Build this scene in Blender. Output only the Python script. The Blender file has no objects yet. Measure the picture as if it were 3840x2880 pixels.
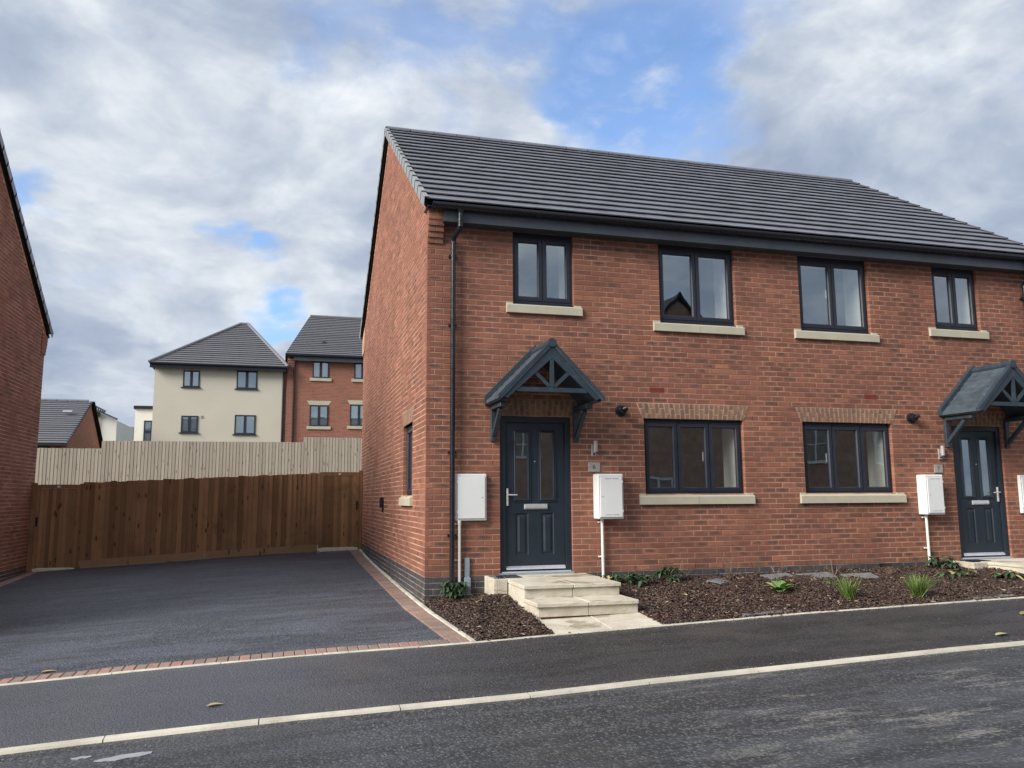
import bpy, math, random
import numpy as np
from mathutils import Vector, Matrix

random.seed(7)
rng = np.random.default_rng(7)
SC = bpy.context.scene
COL = SC.collection
R = math.radians

# ------------------------------------------------------------------ camera
CAM = Vector((-1.7699, -10.5855, 0.9965))
YAW, PIT, ROL = 0.271414, 0.139062, -0.006168
FPX = 3064.6
def cam_axes():
    f = Vector((math.sin(YAW)*math.cos(PIT), math.cos(YAW)*math.cos(PIT), math.sin(PIT)))
    r0 = Vector((math.cos(YAW), -math.sin(YAW), 0))
    u0 = r0.cross(f)
    r = math.cos(ROL)*r0 + math.sin(ROL)*u0
    u = -math.sin(ROL)*r0 + math.cos(ROL)*u0
    return r, u, f
RI, UP, FW = cam_axes()
cd = bpy.data.cameras.new('camera')
cam = bpy.data.objects.new('camera', cd)
COL.objects.link(cam)
cam.matrix_world = Matrix((( RI.x, UP.x, -FW.x, CAM.x), (RI.y, UP.y, -FW.y, CAM.y), (RI.z, UP.z, -FW.z, CAM.z), (0, 0, 0, 1)))
cd.sensor_width = 36.0
cd.lens = 36.0*FPX/3840.0
cd.clip_start = 0.05
cd.clip_end = 3000
SC.camera = cam
def direction(u, v):
    d = FW + RI*((u-1920)/FPX) - UP*((v-1440)/FPX)
    return d.normalized()

# ------------------------------------------------------------------ node helper
class NT:
    def __init__(s, tree):
        s.t = tree; s.n = tree.nodes; s.l = tree.links
    def add(s, typ, ins=None, **kw):
        n = s.n.new(typ)
        for k, v in kw.items(): setattr(n, k, v)
        if ins:
            for k, v in ins.items():
                if isinstance(v, bpy.types.NodeSocket): s.l.new(v, n.inputs[k])
                else: n.inputs[k].default_value = v
        return n
    def math(s, op, a, b=None, c=None, clamp=False):
        n = s.n.new('ShaderNodeMath'); n.operation = op; n.use_clamp = clamp
        for i, v in enumerate((a, b, c)):
            if v is None: continue
            if isinstance(v, bpy.types.NodeSocket): s.l.new(v, n.inputs[i])
            else: n.inputs[i].default_value = v
        return n.outputs[0]
    def vmath(s, op, a, b=None, scale=None):
        n = s.n.new('ShaderNodeVectorMath'); n.operation = op
        for i, v in enumerate((a, b)):
            if v is None: continue
            if isinstance(v, bpy.types.NodeSocket): s.l.new(v, n.inputs[i])
            else: n.inputs[i].default_value = v
        if scale is not None:
            if isinstance(scale, bpy.types.NodeSocket): s.l.new(scale, n.inputs['Scale'])
            else: n.inputs['Scale'].default_value = scale
        return n.outputs['Value'] if op in ('DOT_PRODUCT', 'LENGTH', 'DISTANCE') else n.outputs['Vector']
    def smooth(s, x, a, b, lo=0.0, hi=1.0):
        n = s.n.new('ShaderNodeMapRange'); n.interpolation_type = 'SMOOTHSTEP'
        s.l.new(x, n.inputs['Value'])
        n.inputs['From Min'].default_value = a; n.inputs['From Max'].default_value = b
        n.inputs['To Min'].default_value = lo; n.inputs['To Max'].default_value = hi
        return n.outputs['Result']
    def lin(s, x, a, b, lo=0.0, hi=1.0):
        n = s.n.new('ShaderNodeMapRange')
        s.l.new(x, n.inputs['Value'])
        n.inputs['From Min'].default_value = a; n.inputs['From Max'].default_value = b
        n.inputs['To Min'].default_value = lo; n.inputs['To Max'].default_value = hi
        return n.outputs['Result']
    def mix(s, f, a, b, mode='MIX'):
        n = s.n.new('ShaderNodeMix'); n.data_type = 'RGBA'; n.blend_type = mode
        n.clamp_factor = True
        for k, v in ((0, f), (6, a), (7, b)):
            if isinstance(v, bpy.types.NodeSocket): s.l.new(v, n.inputs[k])
            elif isinstance(v, (tuple, list)): n.inputs[k].default_value = (*v[:3], 1.0)
            else: n.inputs[k].default_value = v
        return n.outputs[2]
    def noise(s, vec, scale, detail=3.0, rough=0.55, dim='3D', dist=0.0, out='Fac'):
        n = s.n.new('ShaderNodeTexNoise'); n.noise_dimensions = dim
        if vec is not None: s.l.new(vec, n.inputs['Vector'])
        n.inputs['Scale'].default_value = scale; n.inputs['Detail'].default_value = detail
        n.inputs['Roughness'].default_value = rough; n.inputs['Distortion'].default_value = dist
        return n.outputs[out]
    def ramp(s, x, stops):
        n = s.n.new('ShaderNodeValToRGB'); s.l.new(x, n.inputs[0])
        e = n.color_ramp.elements
        while len(e) < len(stops): e.new(0.5)
        for k, (p, c) in enumerate(stops):
            e[k].position = p; e[k].color = (*c[:3], 1.0) if isinstance(c, (tuple, list)) else (c, c, c, 1)
        return n.outputs[0]
    def xyz(s, v):
        n = s.n.new('ShaderNodeSeparateXYZ'); s.l.new(v, n.inputs[0]); return n.outputs
    def comb(s, x, y, z):
        n = s.n.new('ShaderNodeCombineXYZ')
        for i, v in enumerate((x, y, z)):
            if isinstance(v, bpy.types.NodeSocket): s.l.new(v, n.inputs[i])
            else: n.inputs[i].default_value = v
        return n.outputs[0]

# ------------------------------------------------------------------ world: Nishita sky behind a layer of broken cloud
SUN = Vector((-0.80, -0.31, 0.52)).normalized()
W = bpy.data.worlds.new('World'); SC.world = W; W.use_nodes = True
w = NT(W.node_tree); w.n.clear()
sky = w.add('ShaderNodeTexSky', sky_type='NISHITA', sun_disc=False)
sky.sun_elevation = math.asin(SUN.z); sky.sun_rotation = math.atan2(SUN.x, SUN.y)
sky.altitude = 50; sky.air_density = 1.0; sky.dust_density = 0.6; sky.ozone_density = 2.5
tc = w.add('ShaderNodeTexCoord').outputs['Generated']
dirn = w.vmath('NORMALIZE', tc)
dx, dy, dz = w.xyz(dirn)
den = w.math('ADD', w.math('MAXIMUM', dz, 0.0), 0.16)
plan = w.comb(w.math('DIVIDE', dx, den), w.math('DIVIDE', dy, den), 0.0)
warp = w.noise(plan, 1.3, 4, 0.6, out='Color')
warpv = w.vmath('SCALE', w.vmath('SUBTRACT', warp, (0.5, 0.5, 0.5)), scale=0.26)
wd = w.vmath('ADD', dirn, warpv)
def blob(u, v, rad, soft):
    d = direction(u, v)
    dist = w.vmath('DISTANCE', wd, tuple(d))
    return w.smooth(dist, rad, max(rad-soft, 0.0), 0, 1)
def blobs(lst):
    acc = None
    for b in lst:
        x = blob(*b[:4])
        if len(b) > 4: x = w.math('MULTIPLY', x, b[4])
        acc = x if acc is None else w.math('MAXIMUM', acc, x)
    return acc
gaps = blobs([(2330, 330, 0.19, 0.12), (2130, 470, 0.10, 0.08), (2000, 130, 0.16, 0.14, .8), (1640, 60, 0.16, 0.15, .75), (1230, 10, 0.11, 0.1, .6),
              (2520, 130, 0.14, 0.12, .75), (2480, 520, 0.07, 0.06, .6), (840, 850, 0.062, 0.055, .8), (950, 950, 0.062, 0.05, .85), (930, 1020, 0.060, 0.045, .95), (1050, 1090, 0.062, 0.05, .95),
              (740, 1010, 0.05, 0.04, .7), (95, 740, 0.05, 0.04, .8), (230, 800, 0.05, 0.045, .5), (1060, 1250, 0.05, 0.04, .8), (430, 30, 0.07, 0.06, .3), (2850, 60, .1, .09, .5)])
far_gaps = w.smooth(w.noise(plan, 0.42, 3, 0.5), 0.60, 0.70, 0, 0.8)          # broken cloud in the rest of the sky
fr = w.vmath('DOT_PRODUCT', dirn, tuple(FW))
far_gaps = w.math('MULTIPLY', far_gaps, w.smooth(fr, 0.75, 0.55))
iso = w.vmath('MULTIPLY', w.vmath('ADD', dirn, w.vmath('SCALE', warpv, scale=0.35)), (1.0, 1.0, 1.7))
fine = w.noise(iso, 7.5, 8, 0.60, dist=0.25)
gap = w.math('MAXIMUM', gaps, far_gaps)
gapm = w.smooth(w.math('ADD', gap, w.math('MULTIPLY', w.math('SUBTRACT', fine, 0.5), 2.2)), 0.22, 1.18)
big = w.noise(iso, 2.3, 7, 0.55, dist=0.5)
mid = w.noise(iso, 6.0, 8, 0.58, dist=0.35)
fluff = w.noise(iso, 15.0, 6, 0.6, dist=0.4)
br = w.math('ADD', w.math('MULTIPLY', big, 0.55), w.math('ADD', w.math('MULTIPLY', mid, 0.33), w.math('MULTIPLY', fluff, 0.12)))
low = w.noise(w.vmath('ADD', iso, (0.0, 0.0, -0.055)), 4.2, 5, 0.55, dist=0.4)
top = w.noise(w.vmath('ADD', iso, (0.0, 0.0, 0.0)), 4.2, 5, 0.55, dist=0.4)
relief = w.math('MULTIPLY', w.math('SUBTRACT', top, low), -0.55)
br = w.math('ADD', w.math('ADD', w.math('MULTIPLY', w.math('SUBTRACT', br, 0.5), 1.0), 0.52), relief)
bright = blobs([(620, 640, 0.20, 0.19), (1060, 780, 0.16, 0.15, .9), (930, 1120, 0.14, 0.13, 1), (450, 1080, 0.13, 0.12, .7), (2500, 620, 0.15, 0.14, .8), (3300, 420, 0.28, 0.27, .8), (1500, 350, 0.2, 0.19, .6), (450, 1480, 0.10, 0.09, 1), (1150, 1000, .1, .09, .8)])
dark = blobs([(330, 1270, 0.16, 0.14, 1), (700, 330, 0.2, 0.19, .9), (150, 300, 0.15, 0.14, .7), (1700, 700, .2, .19, .45), (2700, 40, .12, .11, .5), (3600, 950, .2, .19, .4), (2950, 650, .12, .11, .5), (760, 1210, .09, .08, .7), (3400, 60, .12, .11, .4)])
br = w.math('ADD', br, w.math('MULTIPLY', bright, 0.13))
br = w.math('SUBTRACT', br, w.math('MULTIPLY', dark, 0.13))
cloud = w.ramp(br, [(0.36, (1.50, 1.80, 2.36)), (0.46, (1.92, 2.22, 2.74)), (0.55, (2.55, 2.80, 3.18)), (0.63, (3.25, 3.46, 3.70)), (0.72, (4.05, 4.16, 4.18))])
skyc = w.mix(1.0, sky.outputs[0], (0.50, 0.78, 1.02), 'MULTIPLY')
col = w.mix(gapm, cloud, skyc)
thin = w.smooth(fine, 0.35, 0.75, 0.0, 0.5)
col = w.mix(w.math('MULTIPLY', thin, gapm), col, (3.0, 3.3, 3.9))
bg = w.add('ShaderNodeBackground', {'Color': col, 'Strength': 0.1})
w.add('ShaderNodeOutputWorld', {'Surface': bg.outputs[0]})

sd = bpy.data.lights.new('sun', 'SUN'); sd.energy = 2.4; sd.angle = R(30); sd.color = (1.0, 0.93, 0.84)
so = bpy.data.objects.new('sun', sd); COL.objects.link(so)
so.rotation_euler = (-SUN).to_track_quat('-Z', 'Y').to_euler(); so.location = SUN*60

SC.view_settings.view_transform = 'Standard'; SC.view_settings.look = 'None'
SC.view_settings.gamma = 1.0; SC.view_settings.use_curve_mapping = False
SC.view_settings.exposure = 1.28
SC.render.engine = 'CYCLES'

# ------------------------------------------------------------------ materials
MATS = {}
def newmat(name):
    m = bpy.data.materials.new(name); m.use_nodes = True
    t = NT(m.node_tree)
    b = next(n for n in t.n if n.type == 'BSDF_PRINCIPLED')
    MATS[name] = m
    return m, t, b
def put(t, b, key, v):
    if isinstance(v, bpy.types.NodeSocket): t.l.new(v, b.inputs[key])
    elif isinstance(v, (tuple, list)) and key == 'Base Color': b.inputs[key].default_value = (*v[:3], 1)
    else: b.inputs[key].default_value = v
def bump(t, b, h, strength=0.5, dist=0.01):
    n = t.add('ShaderNodeBump', {'Height': h, 'Strength': strength, 'Distance': dist})
    t.l.new(n.outputs[0], b.inputs['Normal'])
def simple(name, c, rough=0.5, metal=0.0, var=0.12, scale=6.0, bmp=0.0, bscale=60, spec=0.5, dirt=None):
    m, t, b = newmat(name)
    pos = t.add('ShaderNodeNewGeometry').outputs['Position']
    n = t.noise(pos, scale, 5, 0.6)
    lo = tuple(x*(1-var) for x in c); hi = tuple(min(1, x*(1+var)) for x in c)
    cc = t.mix(t.smooth(n, 0.3, 0.7), lo, hi)
    if dirt: cc = t.mix(t.smooth(t.noise(pos, scale*2.7, 6, 0.65), 0.52, 0.72, 0, dirt[1]), cc, dirt[0])
    put(t, b, 'Base Color', cc); put(t, b, 'Metallic', metal)
    put(t, b, 'Roughness', t.lin(t.noise(pos, scale*3, 4), 0.3, 0.7, max(0.02, rough-0.07), min(1, rough+0.07)))
    b.inputs['Specular IOR Level'].default_value = spec
    if bmp: bump(t, b, t.noise(pos, bscale, 5, 0.6), bmp, 0.004)
    return m

def brick_mat(name, dark, midc, light, heart, rim, heart_amt=1.0, rough=0.85):
    """attribute bk = tone, heart strength, seed; UV = metres from the brick's centre"""
    m, t, b = newmat(name)
    at = t.add('ShaderNodeAttribute', attribute_name='bk')
    tone, hs, seed = t.xyz(at.outputs['Vector'])
    uv = t.add('ShaderNodeUVMap', uv_map='UVMap').outputs[0]
    u, v, _ = t.xyz(uv)
    vec = t.comb(u, v, t.math('MULTIPLY', seed, 37.0))
    n1 = t.noise(vec, 22, 4, 0.6)
    n2 = t.noise(vec, 110, 4, 0.65)
    base = t.ramp(tone, [(0.0, dark), (0.45, midc), (0.8, tuple((a+c)/2 for a, c in zip(midc, light))), (1.0, light)])
    base = t.mix(t.smooth(n1, 0.35, 0.7, 0.0, 0.55), base, tuple(c*0.72 for c in midc))
    base = t.mix(t.smooth(n2, 0.5, 0.8, 0.0, 0.35), base, tuple(min(1, c*1.35) for c in light))
    r2 = t.math('ADD', t.math('POWER', t.math('DIVIDE', t.math('ABSOLUTE', u), 0.088), 2.0), t.math('POWER', t.math('DIVIDE', t.math('ABSOLUTE', v), 0.023), 2.0))
    r2 = t.math('ADD', r2, t.math('MULTIPLY', t.math('SUBTRACT', n1, 0.5), 4.2))
    hm = t.math('MULTIPLY', t.smooth(r2, 1.35, 0.1), t.math('MULTIPLY', hs, heart_amt))
    base = t.mix(hm, base, heart)
    ring = t.math('MULTIPLY', t.smooth(t.math('ABSOLUTE', v), 0.0255, 0.031, 0, 0.42), t.smooth(n1, 0.3, 0.6, 0.3, 1.0))
    base = t.mix(ring, base, rim)
    wp = t.add('ShaderNodeNewGeometry').outputs['Position']
    base = t.mix(t.smooth(t.noise(wp, 0.7, 4, 0.6), 0.35, 0.68, 0, 0.28), base, tuple(min(1, c*1.5) for c in midc))
    base = t.mix(t.smooth(t.noise(wp, 3.5, 5, 0.7), 0.58, 0.75, 0, 0.22), base, rim)
    wz = t.xyz(wp)[2]
    spl = t.math('MULTIPLY', t.smooth(wz, 0.34, -0.1, 0, 0.5), t.smooth(t.noise(wp, 5.5, 5, 0.7), 0.42, 0.66))
    base = t.mix(spl, base, (0.17, 0.125, 0.095))
    put(t, b, 'Base Color', base)
    put(t, b, 'Roughness', rough); b.inputs['Specular IOR Level'].default_value = 0.3
    bump(t, b, t.math('ADD', t.math('MULTIPLY', n1, 0.5), t.math('MULTIPLY', n2, 0.5)), 0.35, 0.004)
    return m
brick_mat('red_brick', (0.140, 0.059, 0.043), (0.256, 0.107, 0.072), (0.40, 0.178, 0.108), (0.090, 0.065, 0.056), (0.43, 0.245, 0.175))
brick_mat('arch_brick', (0.17, 0.105, 0.075), (0.26, 0.155, 0.105), (0.37, 0.235, 0.16), (0.13, 0.085, 0.07), (0.48, 0.34, 0.25), 0.8)
brick_mat('blue_brick', (0.040, 0.042, 0.050), (0.058, 0.060, 0.070), (0.085, 0.085, 0.095), (0.03, 0.03, 0.036), (0.10, 0.10, 0.105), 0.5, 0.55)
brick_mat('paver_brick', (0.175, 0.145, 0.13), (0.29, 0.205, 0.175), (0.38, 0.19, 0.15), (0.12, 0.085, 0.08), (0.28, 0.20, 0.17), 0.6)

def mortar_mat(name, c):
    m, t, b = newmat(name)
    pos = t.add('ShaderNodeNewGeometry').outputs['Position']
    n = t.noise(pos, 1.6, 5, 0.6); n2 = t.noise(pos, 45, 4, 0.6)
    cc = t.mix(t.smooth(n, 0.36, 0.64), tuple(x*0.62 for x in c), tuple(min(1, x*1.38) for x in c))
    cc = t.mix(t.smooth(n2, 0.45, 0.75, 0, 0.5), cc, tuple(x*0.6 for x in c))
    put(t, b, 'Base Color', cc); put(t, b, 'Roughness', 0.95); b.inputs['Specular IOR Level'].default_value = 0.15
    bump(t, b, n2, 0.5, 0.004)
mortar_mat('mortar', (0.46, 0.295, 0.215))
mortar_mat('grey_mortar', (0.33, 0.31, 0.28))

def asphalt(name, base, chip, scale, chipamt, blotch, brown, rough=0.72, paler_left=False, worn=False):
    m, t, b = newmat(name)
    pos = t.add('ShaderNodeNewGeometry').outputs['Position']
    vo = t.add('ShaderNodeTexVoronoi', {'Vector': pos, 'Scale': scale, 'Randomness': 1.0}, feature='F1')
    vr, vg, vb = t.xyz(vo.outputs['Color'])
    d = vo.outputs['Distance']
    stone = t.mix(t.smooth(vr, 0.3, 1.0), tuple(x*0.45 for x in base), chip)
    stone = t.mix(t.smooth(d, 0.25, 0.6, 0, 0.85), stone, tuple(x*0.25 for x in base))
    big = t.noise(pos, 0.55, 5, 0.6); med = t.noise(pos, 3.2, 6, 0.7)
    pale = t.math('MULTIPLY', t.smooth(med, 0.55, 0.78), blotch)
    cc = t.mix(chipamt, base, stone)
    cc = t.mix(t.smooth(big, 0.4, 0.65, 0, 0.55), cc, tuple(x*0.62 for x in base))
    cc = t.mix(pale, cc, tuple(min(1, x*2.6) for x in base))
    roll = t.noise(t.vmath('MULTIPLY', pos, (0.7, 3.2, 1)), 1.0, 4, 0.6, dist=0.4)
    cc = t.mix(t.smooth(roll, 0.42, 0.62, 0, 0.30), cc, tuple(min(1, x*2.0) for x in base))
    cc = t.mix(t.smooth(t.noise(pos, 0.9, 4, 0.6), 0.5, 0.72, 0, brown), cc, (0.085, 0.075, 0.058))
    sm = t.noise(t.vmath('MULTIPLY', pos, (7, 22, 7)), 1.0, 5, 0.7)
    cc = t.mix(t.smooth(sm, 0.68, 0.78, 0, 0.5*blotch+0.1), cc, (0.20, 0.195, 0.18))
    px, py, pz_ = t.xyz(pos)
    edge = t.math('MAXIMUM', t.smooth(t.math('ABSOLUTE', t.math('ADD', py, 2.37)), 0.16, 0.0), t.smooth(t.math('ABSOLUTE', t.math('ADD', py, 4.33)), 0.20, 0.0))
    cc = t.mix(t.math('MULTIPLY', edge, t.smooth(t.noise(pos, 9, 5, 0.7), 0.45, 0.68, 0, 0.55)), cc, (0.15, 0.135, 0.11))
    if paler_left:   # tone turns paler and bluer towards the left, in front of the drive
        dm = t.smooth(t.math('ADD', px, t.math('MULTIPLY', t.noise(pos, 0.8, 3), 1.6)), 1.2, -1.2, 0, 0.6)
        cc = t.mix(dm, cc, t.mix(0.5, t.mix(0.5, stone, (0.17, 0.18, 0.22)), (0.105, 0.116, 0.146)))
    if worn:    # paler laitance worn in streaks along the road
        ws = t.math('ADD', t.math('MULTIPLY', t.noise(t.vmath('MULTIPLY', pos, (2.0, 7.0, 2.2)), 1.0, 6, 0.72), 0.6), t.math('MULTIPLY', t.noise(t.vmath('MULTIPLY', pos, (0.5, 1.3, 1)), 1.0, 3, 0.5), 0.4))
        wm = t.math('MULTIPLY', t.smooth(ws, 0.51, 0.60), t.smooth(px, -1.0, 2.4, 0.0, 0.8))
        wm = t.math('MULTIPLY', wm, t.smooth(vb, 0.2, 0.7, 0.25, 1.0))
        cc = t.mix(wm, cc, (0.24, 0.235, 0.215))
    put(t, b, 'Base Color', cc)
    put(t, b, 'Roughness', t.math('SUBTRACT', t.lin(vg, 0, 1, rough-0.2, rough+0.12), t.smooth(big, 0.45, 0.62, 0, 0.12))); b.inputs['Specular IOR Level'].default_value = 0.5
    hh = t.math('ADD', t.math('MULTIPLY', t.math('SUBTRACT', 1.0, d), 0.7), t.math('MULTIPLY', t.noise(pos, scale*1.7, 4, 0.7), 0.6))
    bump(t, b, hh, 0.9, 0.75/scale)
asphalt('drive_asphalt', (0.076, 0.087, 0.112), (0.20, 0.22, 0.265), 58, 0.85, 0.30, 0.22, 0.60)
asphalt('pavement_asphalt', (0.037, 0.036, 0.039), (0.105, 0.105, 0.110), 62, 0.8, 0.14, 0.45, 0.66, paler_left=True)
asphalt('road_asphalt', (0.058, 0.063, 0.074), (0.175, 0.18, 0.195), 46, 0.85, 0.22, 0.18, 0.62, worn=True)

def stone_slab():
    m, t, b = newmat('sandstone')
    pos = t.add('ShaderNodeNewGeometry').outputs['Position']
    n = t.noise(pos, 2.3, 6, 0.6, dist=0.6); n2 = t.noise(pos, 14, 6, 0.65, dist=0.3)
    cc = t.ramp(n, [(0.3, (0.40, 0.36, 0.28)), (0.5, (0.53, 0.49, 0.40)), (0.7, (0.63, 0.60, 0.51))])
    cc = t.mix(t.smooth(n2, 0.5, 0.75, 0, 0.4), cc, (0.37, 0.33, 0.26))
    nrm = t.xyz(t.add('ShaderNodeNewGeometry').outputs['Normal'])[2]
    st = t.noise(t.vmath('ADD', pos, (3.3, 1.2, 0)), 1.7, 3, 0.5)
    stain = t.math('MULTIPLY', t.smooth(st, 0.56, 0.61), t.smooth(nrm, 0.6, 0.9, 0, 0.62))
    cc = t.mix(stain, cc, (0.24, 0.185, 0.115))
    put(t, b, 'Base Color', cc); put(t, b, 'Roughness', t.lin(stain, 0, 0.6, 0.8, 0.5)); b.inputs['Specular IOR Level'].default_value = 0.35
    rv = t.noise(t.vmath('MULTIPLY', pos, (5, 9, 12)), 1.0, 6, 0.6, dist=0.8)
    bump(t, b, rv, 0.8, 0.02)
stone_slab()
simple('kerb_concrete', (0.50, 0.475, 0.40), 0.85, var=0.16, scale=2.2, bmp=0.5, bscale=50, dirt=((0.30, 0.26, 0.19), 0.5))
simple('edging_concrete', (0.52, 0.50, 0.43), 0.85, var=0.2, scale=3, bmp=0.4, dirt=((0.28, 0.25, 0.18), 0.45))
simple('cast_stone', (0.47, 0.445, 0.345), 0.85, var=0.06, scale=3, bmp=0.15, bscale=120, dirt=((0.38, 0.35, 0.27), 0.3))
simple('frame_anthracite', (0.020, 0.024, 0.038), 0.42, var=0.1, scale=2, bmp=0.05, bscale=160)
simple('door_navy', (0.014, 0.023, 0.036), 0.45, var=0.08, scale=2, bmp=0.12, bscale=90)
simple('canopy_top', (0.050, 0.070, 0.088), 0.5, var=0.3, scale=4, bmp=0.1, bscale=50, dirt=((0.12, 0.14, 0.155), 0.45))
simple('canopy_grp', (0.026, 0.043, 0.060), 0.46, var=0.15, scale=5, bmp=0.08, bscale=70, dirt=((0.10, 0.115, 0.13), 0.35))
simple('fascia_grey', (0.052, 0.063, 0.078), 0.5, var=0.12, scale=3, dirt=((0.09, 0.09, 0.09), 0.2))
simple('black_plastic', (0.011, 0.012, 0.018), 0.27, var=0.1)
simple('white_grp', (0.74, 0.76, 0.76), 0.42, var=0.03, scale=2, bmp=0.05, bscale=90)
simple('white_upvc', (0.74, 0.73, 0.69), 0.4, var=0.05)
simple('grey_plastic', (0.27, 0.32, 0.37), 0.45, var=0.08, scale=8)
simple('dark_slot', (0.25, 0.26, 0.27), 0.7)
simple('steel', (0.42, 0.40, 0.37), 0.42, metal=0.35, var=0.12, scale=12)
simple('chrome', (0.78, 0.78, 0.78), 0.30, metal=0.75, var=0.05)
simple('aluminium', (0.62, 0.64, 0.68), 0.33, metal=0.6, var=0.06, scale=10)
simple('terracotta_vent', (0.27, 0.050, 0.035), 0.55, var=0.1)
simple('ink_black', (0.012, 0.012, 0.012), 0.5)
simple('interior_white', (0.88, 0.88, 0.86), 0.8, var=0.03)
simple('interior_dark', (0.27, 0.24, 0.215), 0.9, var=0.2)
simple('interior_grey', (0.35, 0.36, 0.36), 0.9, var=0.1)
simple('interior_pale', (0.55, 0.55, 0.52), 0.9, var=0.1)
simple('beige_render', (0.56, 0.53, 0.445), 0.9, var=0.05, scale=0.35, bmp=0.2, bscale=40)
simple('white_render', (0.74, 0.74, 0.68), 0.9, var=0.04, scale=0.35, bmp=0.2, bscale=40)
simple('soil', (0.030, 0.021, 0.016), 0.95, var=0.4, scale=14, bmp=1.0, bscale=26)
simple('earth_ground', (0.09, 0.085, 0.05), 0.95, var=0.3, scale=2, bmp=0.5, bscale=14)
simple('slate_stone', (0.16, 0.168, 0.175), 0.6, var=0.25, scale=9, bmp=0.5, bscale=30, dirt=((0.17, 0.15, 0.13), 0.4))
simple('gravel_grey', (0.25, 0.25, 0.23), 0.85, var=0.4, scale=40)
simple('roof_membrane', (0.012, 0.012, 0.014), 0.8)
simple('pale_patch', (0.30, 0.31, 0.33), 0.6)

def tile_mat(name, c, rough, spec=0.5):
    m, t, b = newmat(name)
    at = t.add('ShaderNodeAttribute', attribute_name='bk')
    tone, hs, seed = t.xyz(at.outputs['Vector'])
    pos = t.add('ShaderNodeNewGeometry').outputs['Position']
    n = t.noise(pos, 5, 5, 0.65); n2 = t.noise(pos, 60, 4, 0.6)
    cc = t.mix(tone, tuple(x*0.82 for x in c), tuple(x*1.2 for x in c))
    cc = t.mix(t.smooth(n, 0.4, 0.75, 0, 0.35), cc, tuple(min(1, x*1.35) for x in c))
    put(t, b, 'Base Color', cc); put(t, b, 'Roughness', t.lin(n2, 0.3, 0.7, rough-0.06, rough+0.08))
    b.inputs['Specular IOR Level'].default_value = spec
    bump(t, b, n2, 0.15, 0.003)
tile_mat('roof_tile', (0.112, 0.118, 0.142), 0.36, 0.8)
tile_mat('far_tile', (0.145, 0.150, 0.165), 0.5)
tile_mat('verge_cap', (0.22, 0.24, 0.25), 0.55)

def wood(name, c, knot, var, band):
    m, t, b = newmat(name)
    at = t.add('ShaderNodeAttribute', attribute_name='bk')
    tone, hs, seed = t.xyz(at.outputs['Vector'])
    pos = t.add('ShaderNodeNewGeometry').outputs['Position']
    off = t.comb(t.math('MULTIPLY', seed, 53.0), t.math('MULTIPLY', seed, 17.0), t.math('MULTIPLY', seed, 4.0))
    p2 = t.vmath('ADD', pos, off)
    g = t.noise(t.vmath('MULTIPLY', p2, (45, 45, 1.6)), 1.0, 5, 0.65, dist=0.4)
    cc = t.mix(tone, tuple(x*(1-var) for x in c), tuple(min(1, x*(1+var)) for x in c))
    cc = t.mix(t.smooth(g, 0.35, 0.75, 0, 0.5), cc, tuple(x*0.62 for x in c))
    kv = t.add('ShaderNodeTexVoronoi', {'Vector': t.vmath('MULTIPLY', p2, (8.0, 0.0, 3.0)), 'Scale': 1.0}, feature='F1')
    kn = t.math('ADD', kv.outputs['Distance'], t.math('MULTIPLY', g, 0.10))
    cc = t.mix(t.smooth(kn, 0.27, 0.16, 0, 0.8), cc, knot)
    bl = t.noise(t.vmath('MULTIPLY', pos, (1.4, 1.4, 1.1)), 1.0, 5, 0.65, dist=0.5)
    cc = t.mix(t.smooth(bl, 0.45, 0.72, 0, band), cc, tuple(x*0.45 for x in c))
    put(t, b, 'Base Color', cc); put(t, b, 'Roughness', 0.82); b.inputs['Specular IOR Level'].default_value = 0.2
    bump(t, b, g, 0.35, 0.004)
wood('brown_wood', (0.33, 0.186, 0.095), (0.045, 0.022, 0.012), 0.36, 0.62)
wood('pale_wood', (0.41, 0.365, 0.305), (0.21, 0.16, 0.12), 0.14, 0.10)
wood('new_wood', (0.85, 0.80, 0.66), (0.35, 0.28, 0.2), 0.1, 0.1)
wood('gravel_board_wood', (0.36, 0.235, 0.13), (0.05, 0.03, 0.015), 0.15, 0.2)

def glassm(name, tint, base_refl, ior, frost=0.0):
    m, t, b = newmat(name)
    t.n.clear()
    gm = t.add('ShaderNodeNewGeometry')
    cosi = t.math('ABSOLUTE', t.vmath('DOT_PRODUCT', gm.outputs['Incoming'], gm.outputs['Normal']))
    fr_ = t.math('ADD', 0.04, t.math('MULTIPLY', t.math('POWER', t.math('SUBTRACT', 1.0, cosi), 5.0), 0.96))
    pos = t.add('ShaderNodeNewGeometry').outputs['Position']
    wav = t.noise(pos, 1.6, 2, 0.4)
    bp = t.add('ShaderNodeBump', {'Height': wav, 'Strength': 0.06, 'Distance': 0.03})
    gl = t.add('ShaderNodeBsdfGlossy', {'Color': (0.84, 0.94, 1.0, 1), 'Roughness': 0.0, 'Normal': bp.outputs[0]})
    tr = t.add('ShaderNodeBsdfTransparent', {'Color': (*tint, 1)})
    f = t.math('ADD', t.math('MULTIPLY', fr_, 1.15), base_refl, clamp=True)
    if frost:
        df = t.add('ShaderNodeBsdfDiffuse', {'Color': (0.5, 0.56, 0.56, 1)})
        tr = t.add('ShaderNodeMixShader', {0: frost, 1: tr.outputs[0], 2: df.outputs[0]})
    mx = t.add('ShaderNodeMixShader', {0: f, 1: tr.outputs[0], 2: gl.outputs[0]})
    t.add('ShaderNodeOutputMaterial', {'Surface': mx.outputs[0]})
glassm('glass', (0.86, 0.90, 0.89), 0.27, 1.5)
glassm('frosted_glass', (0.75, 0.8, 0.78), 0.06, 1.45, 0.45)

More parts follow.
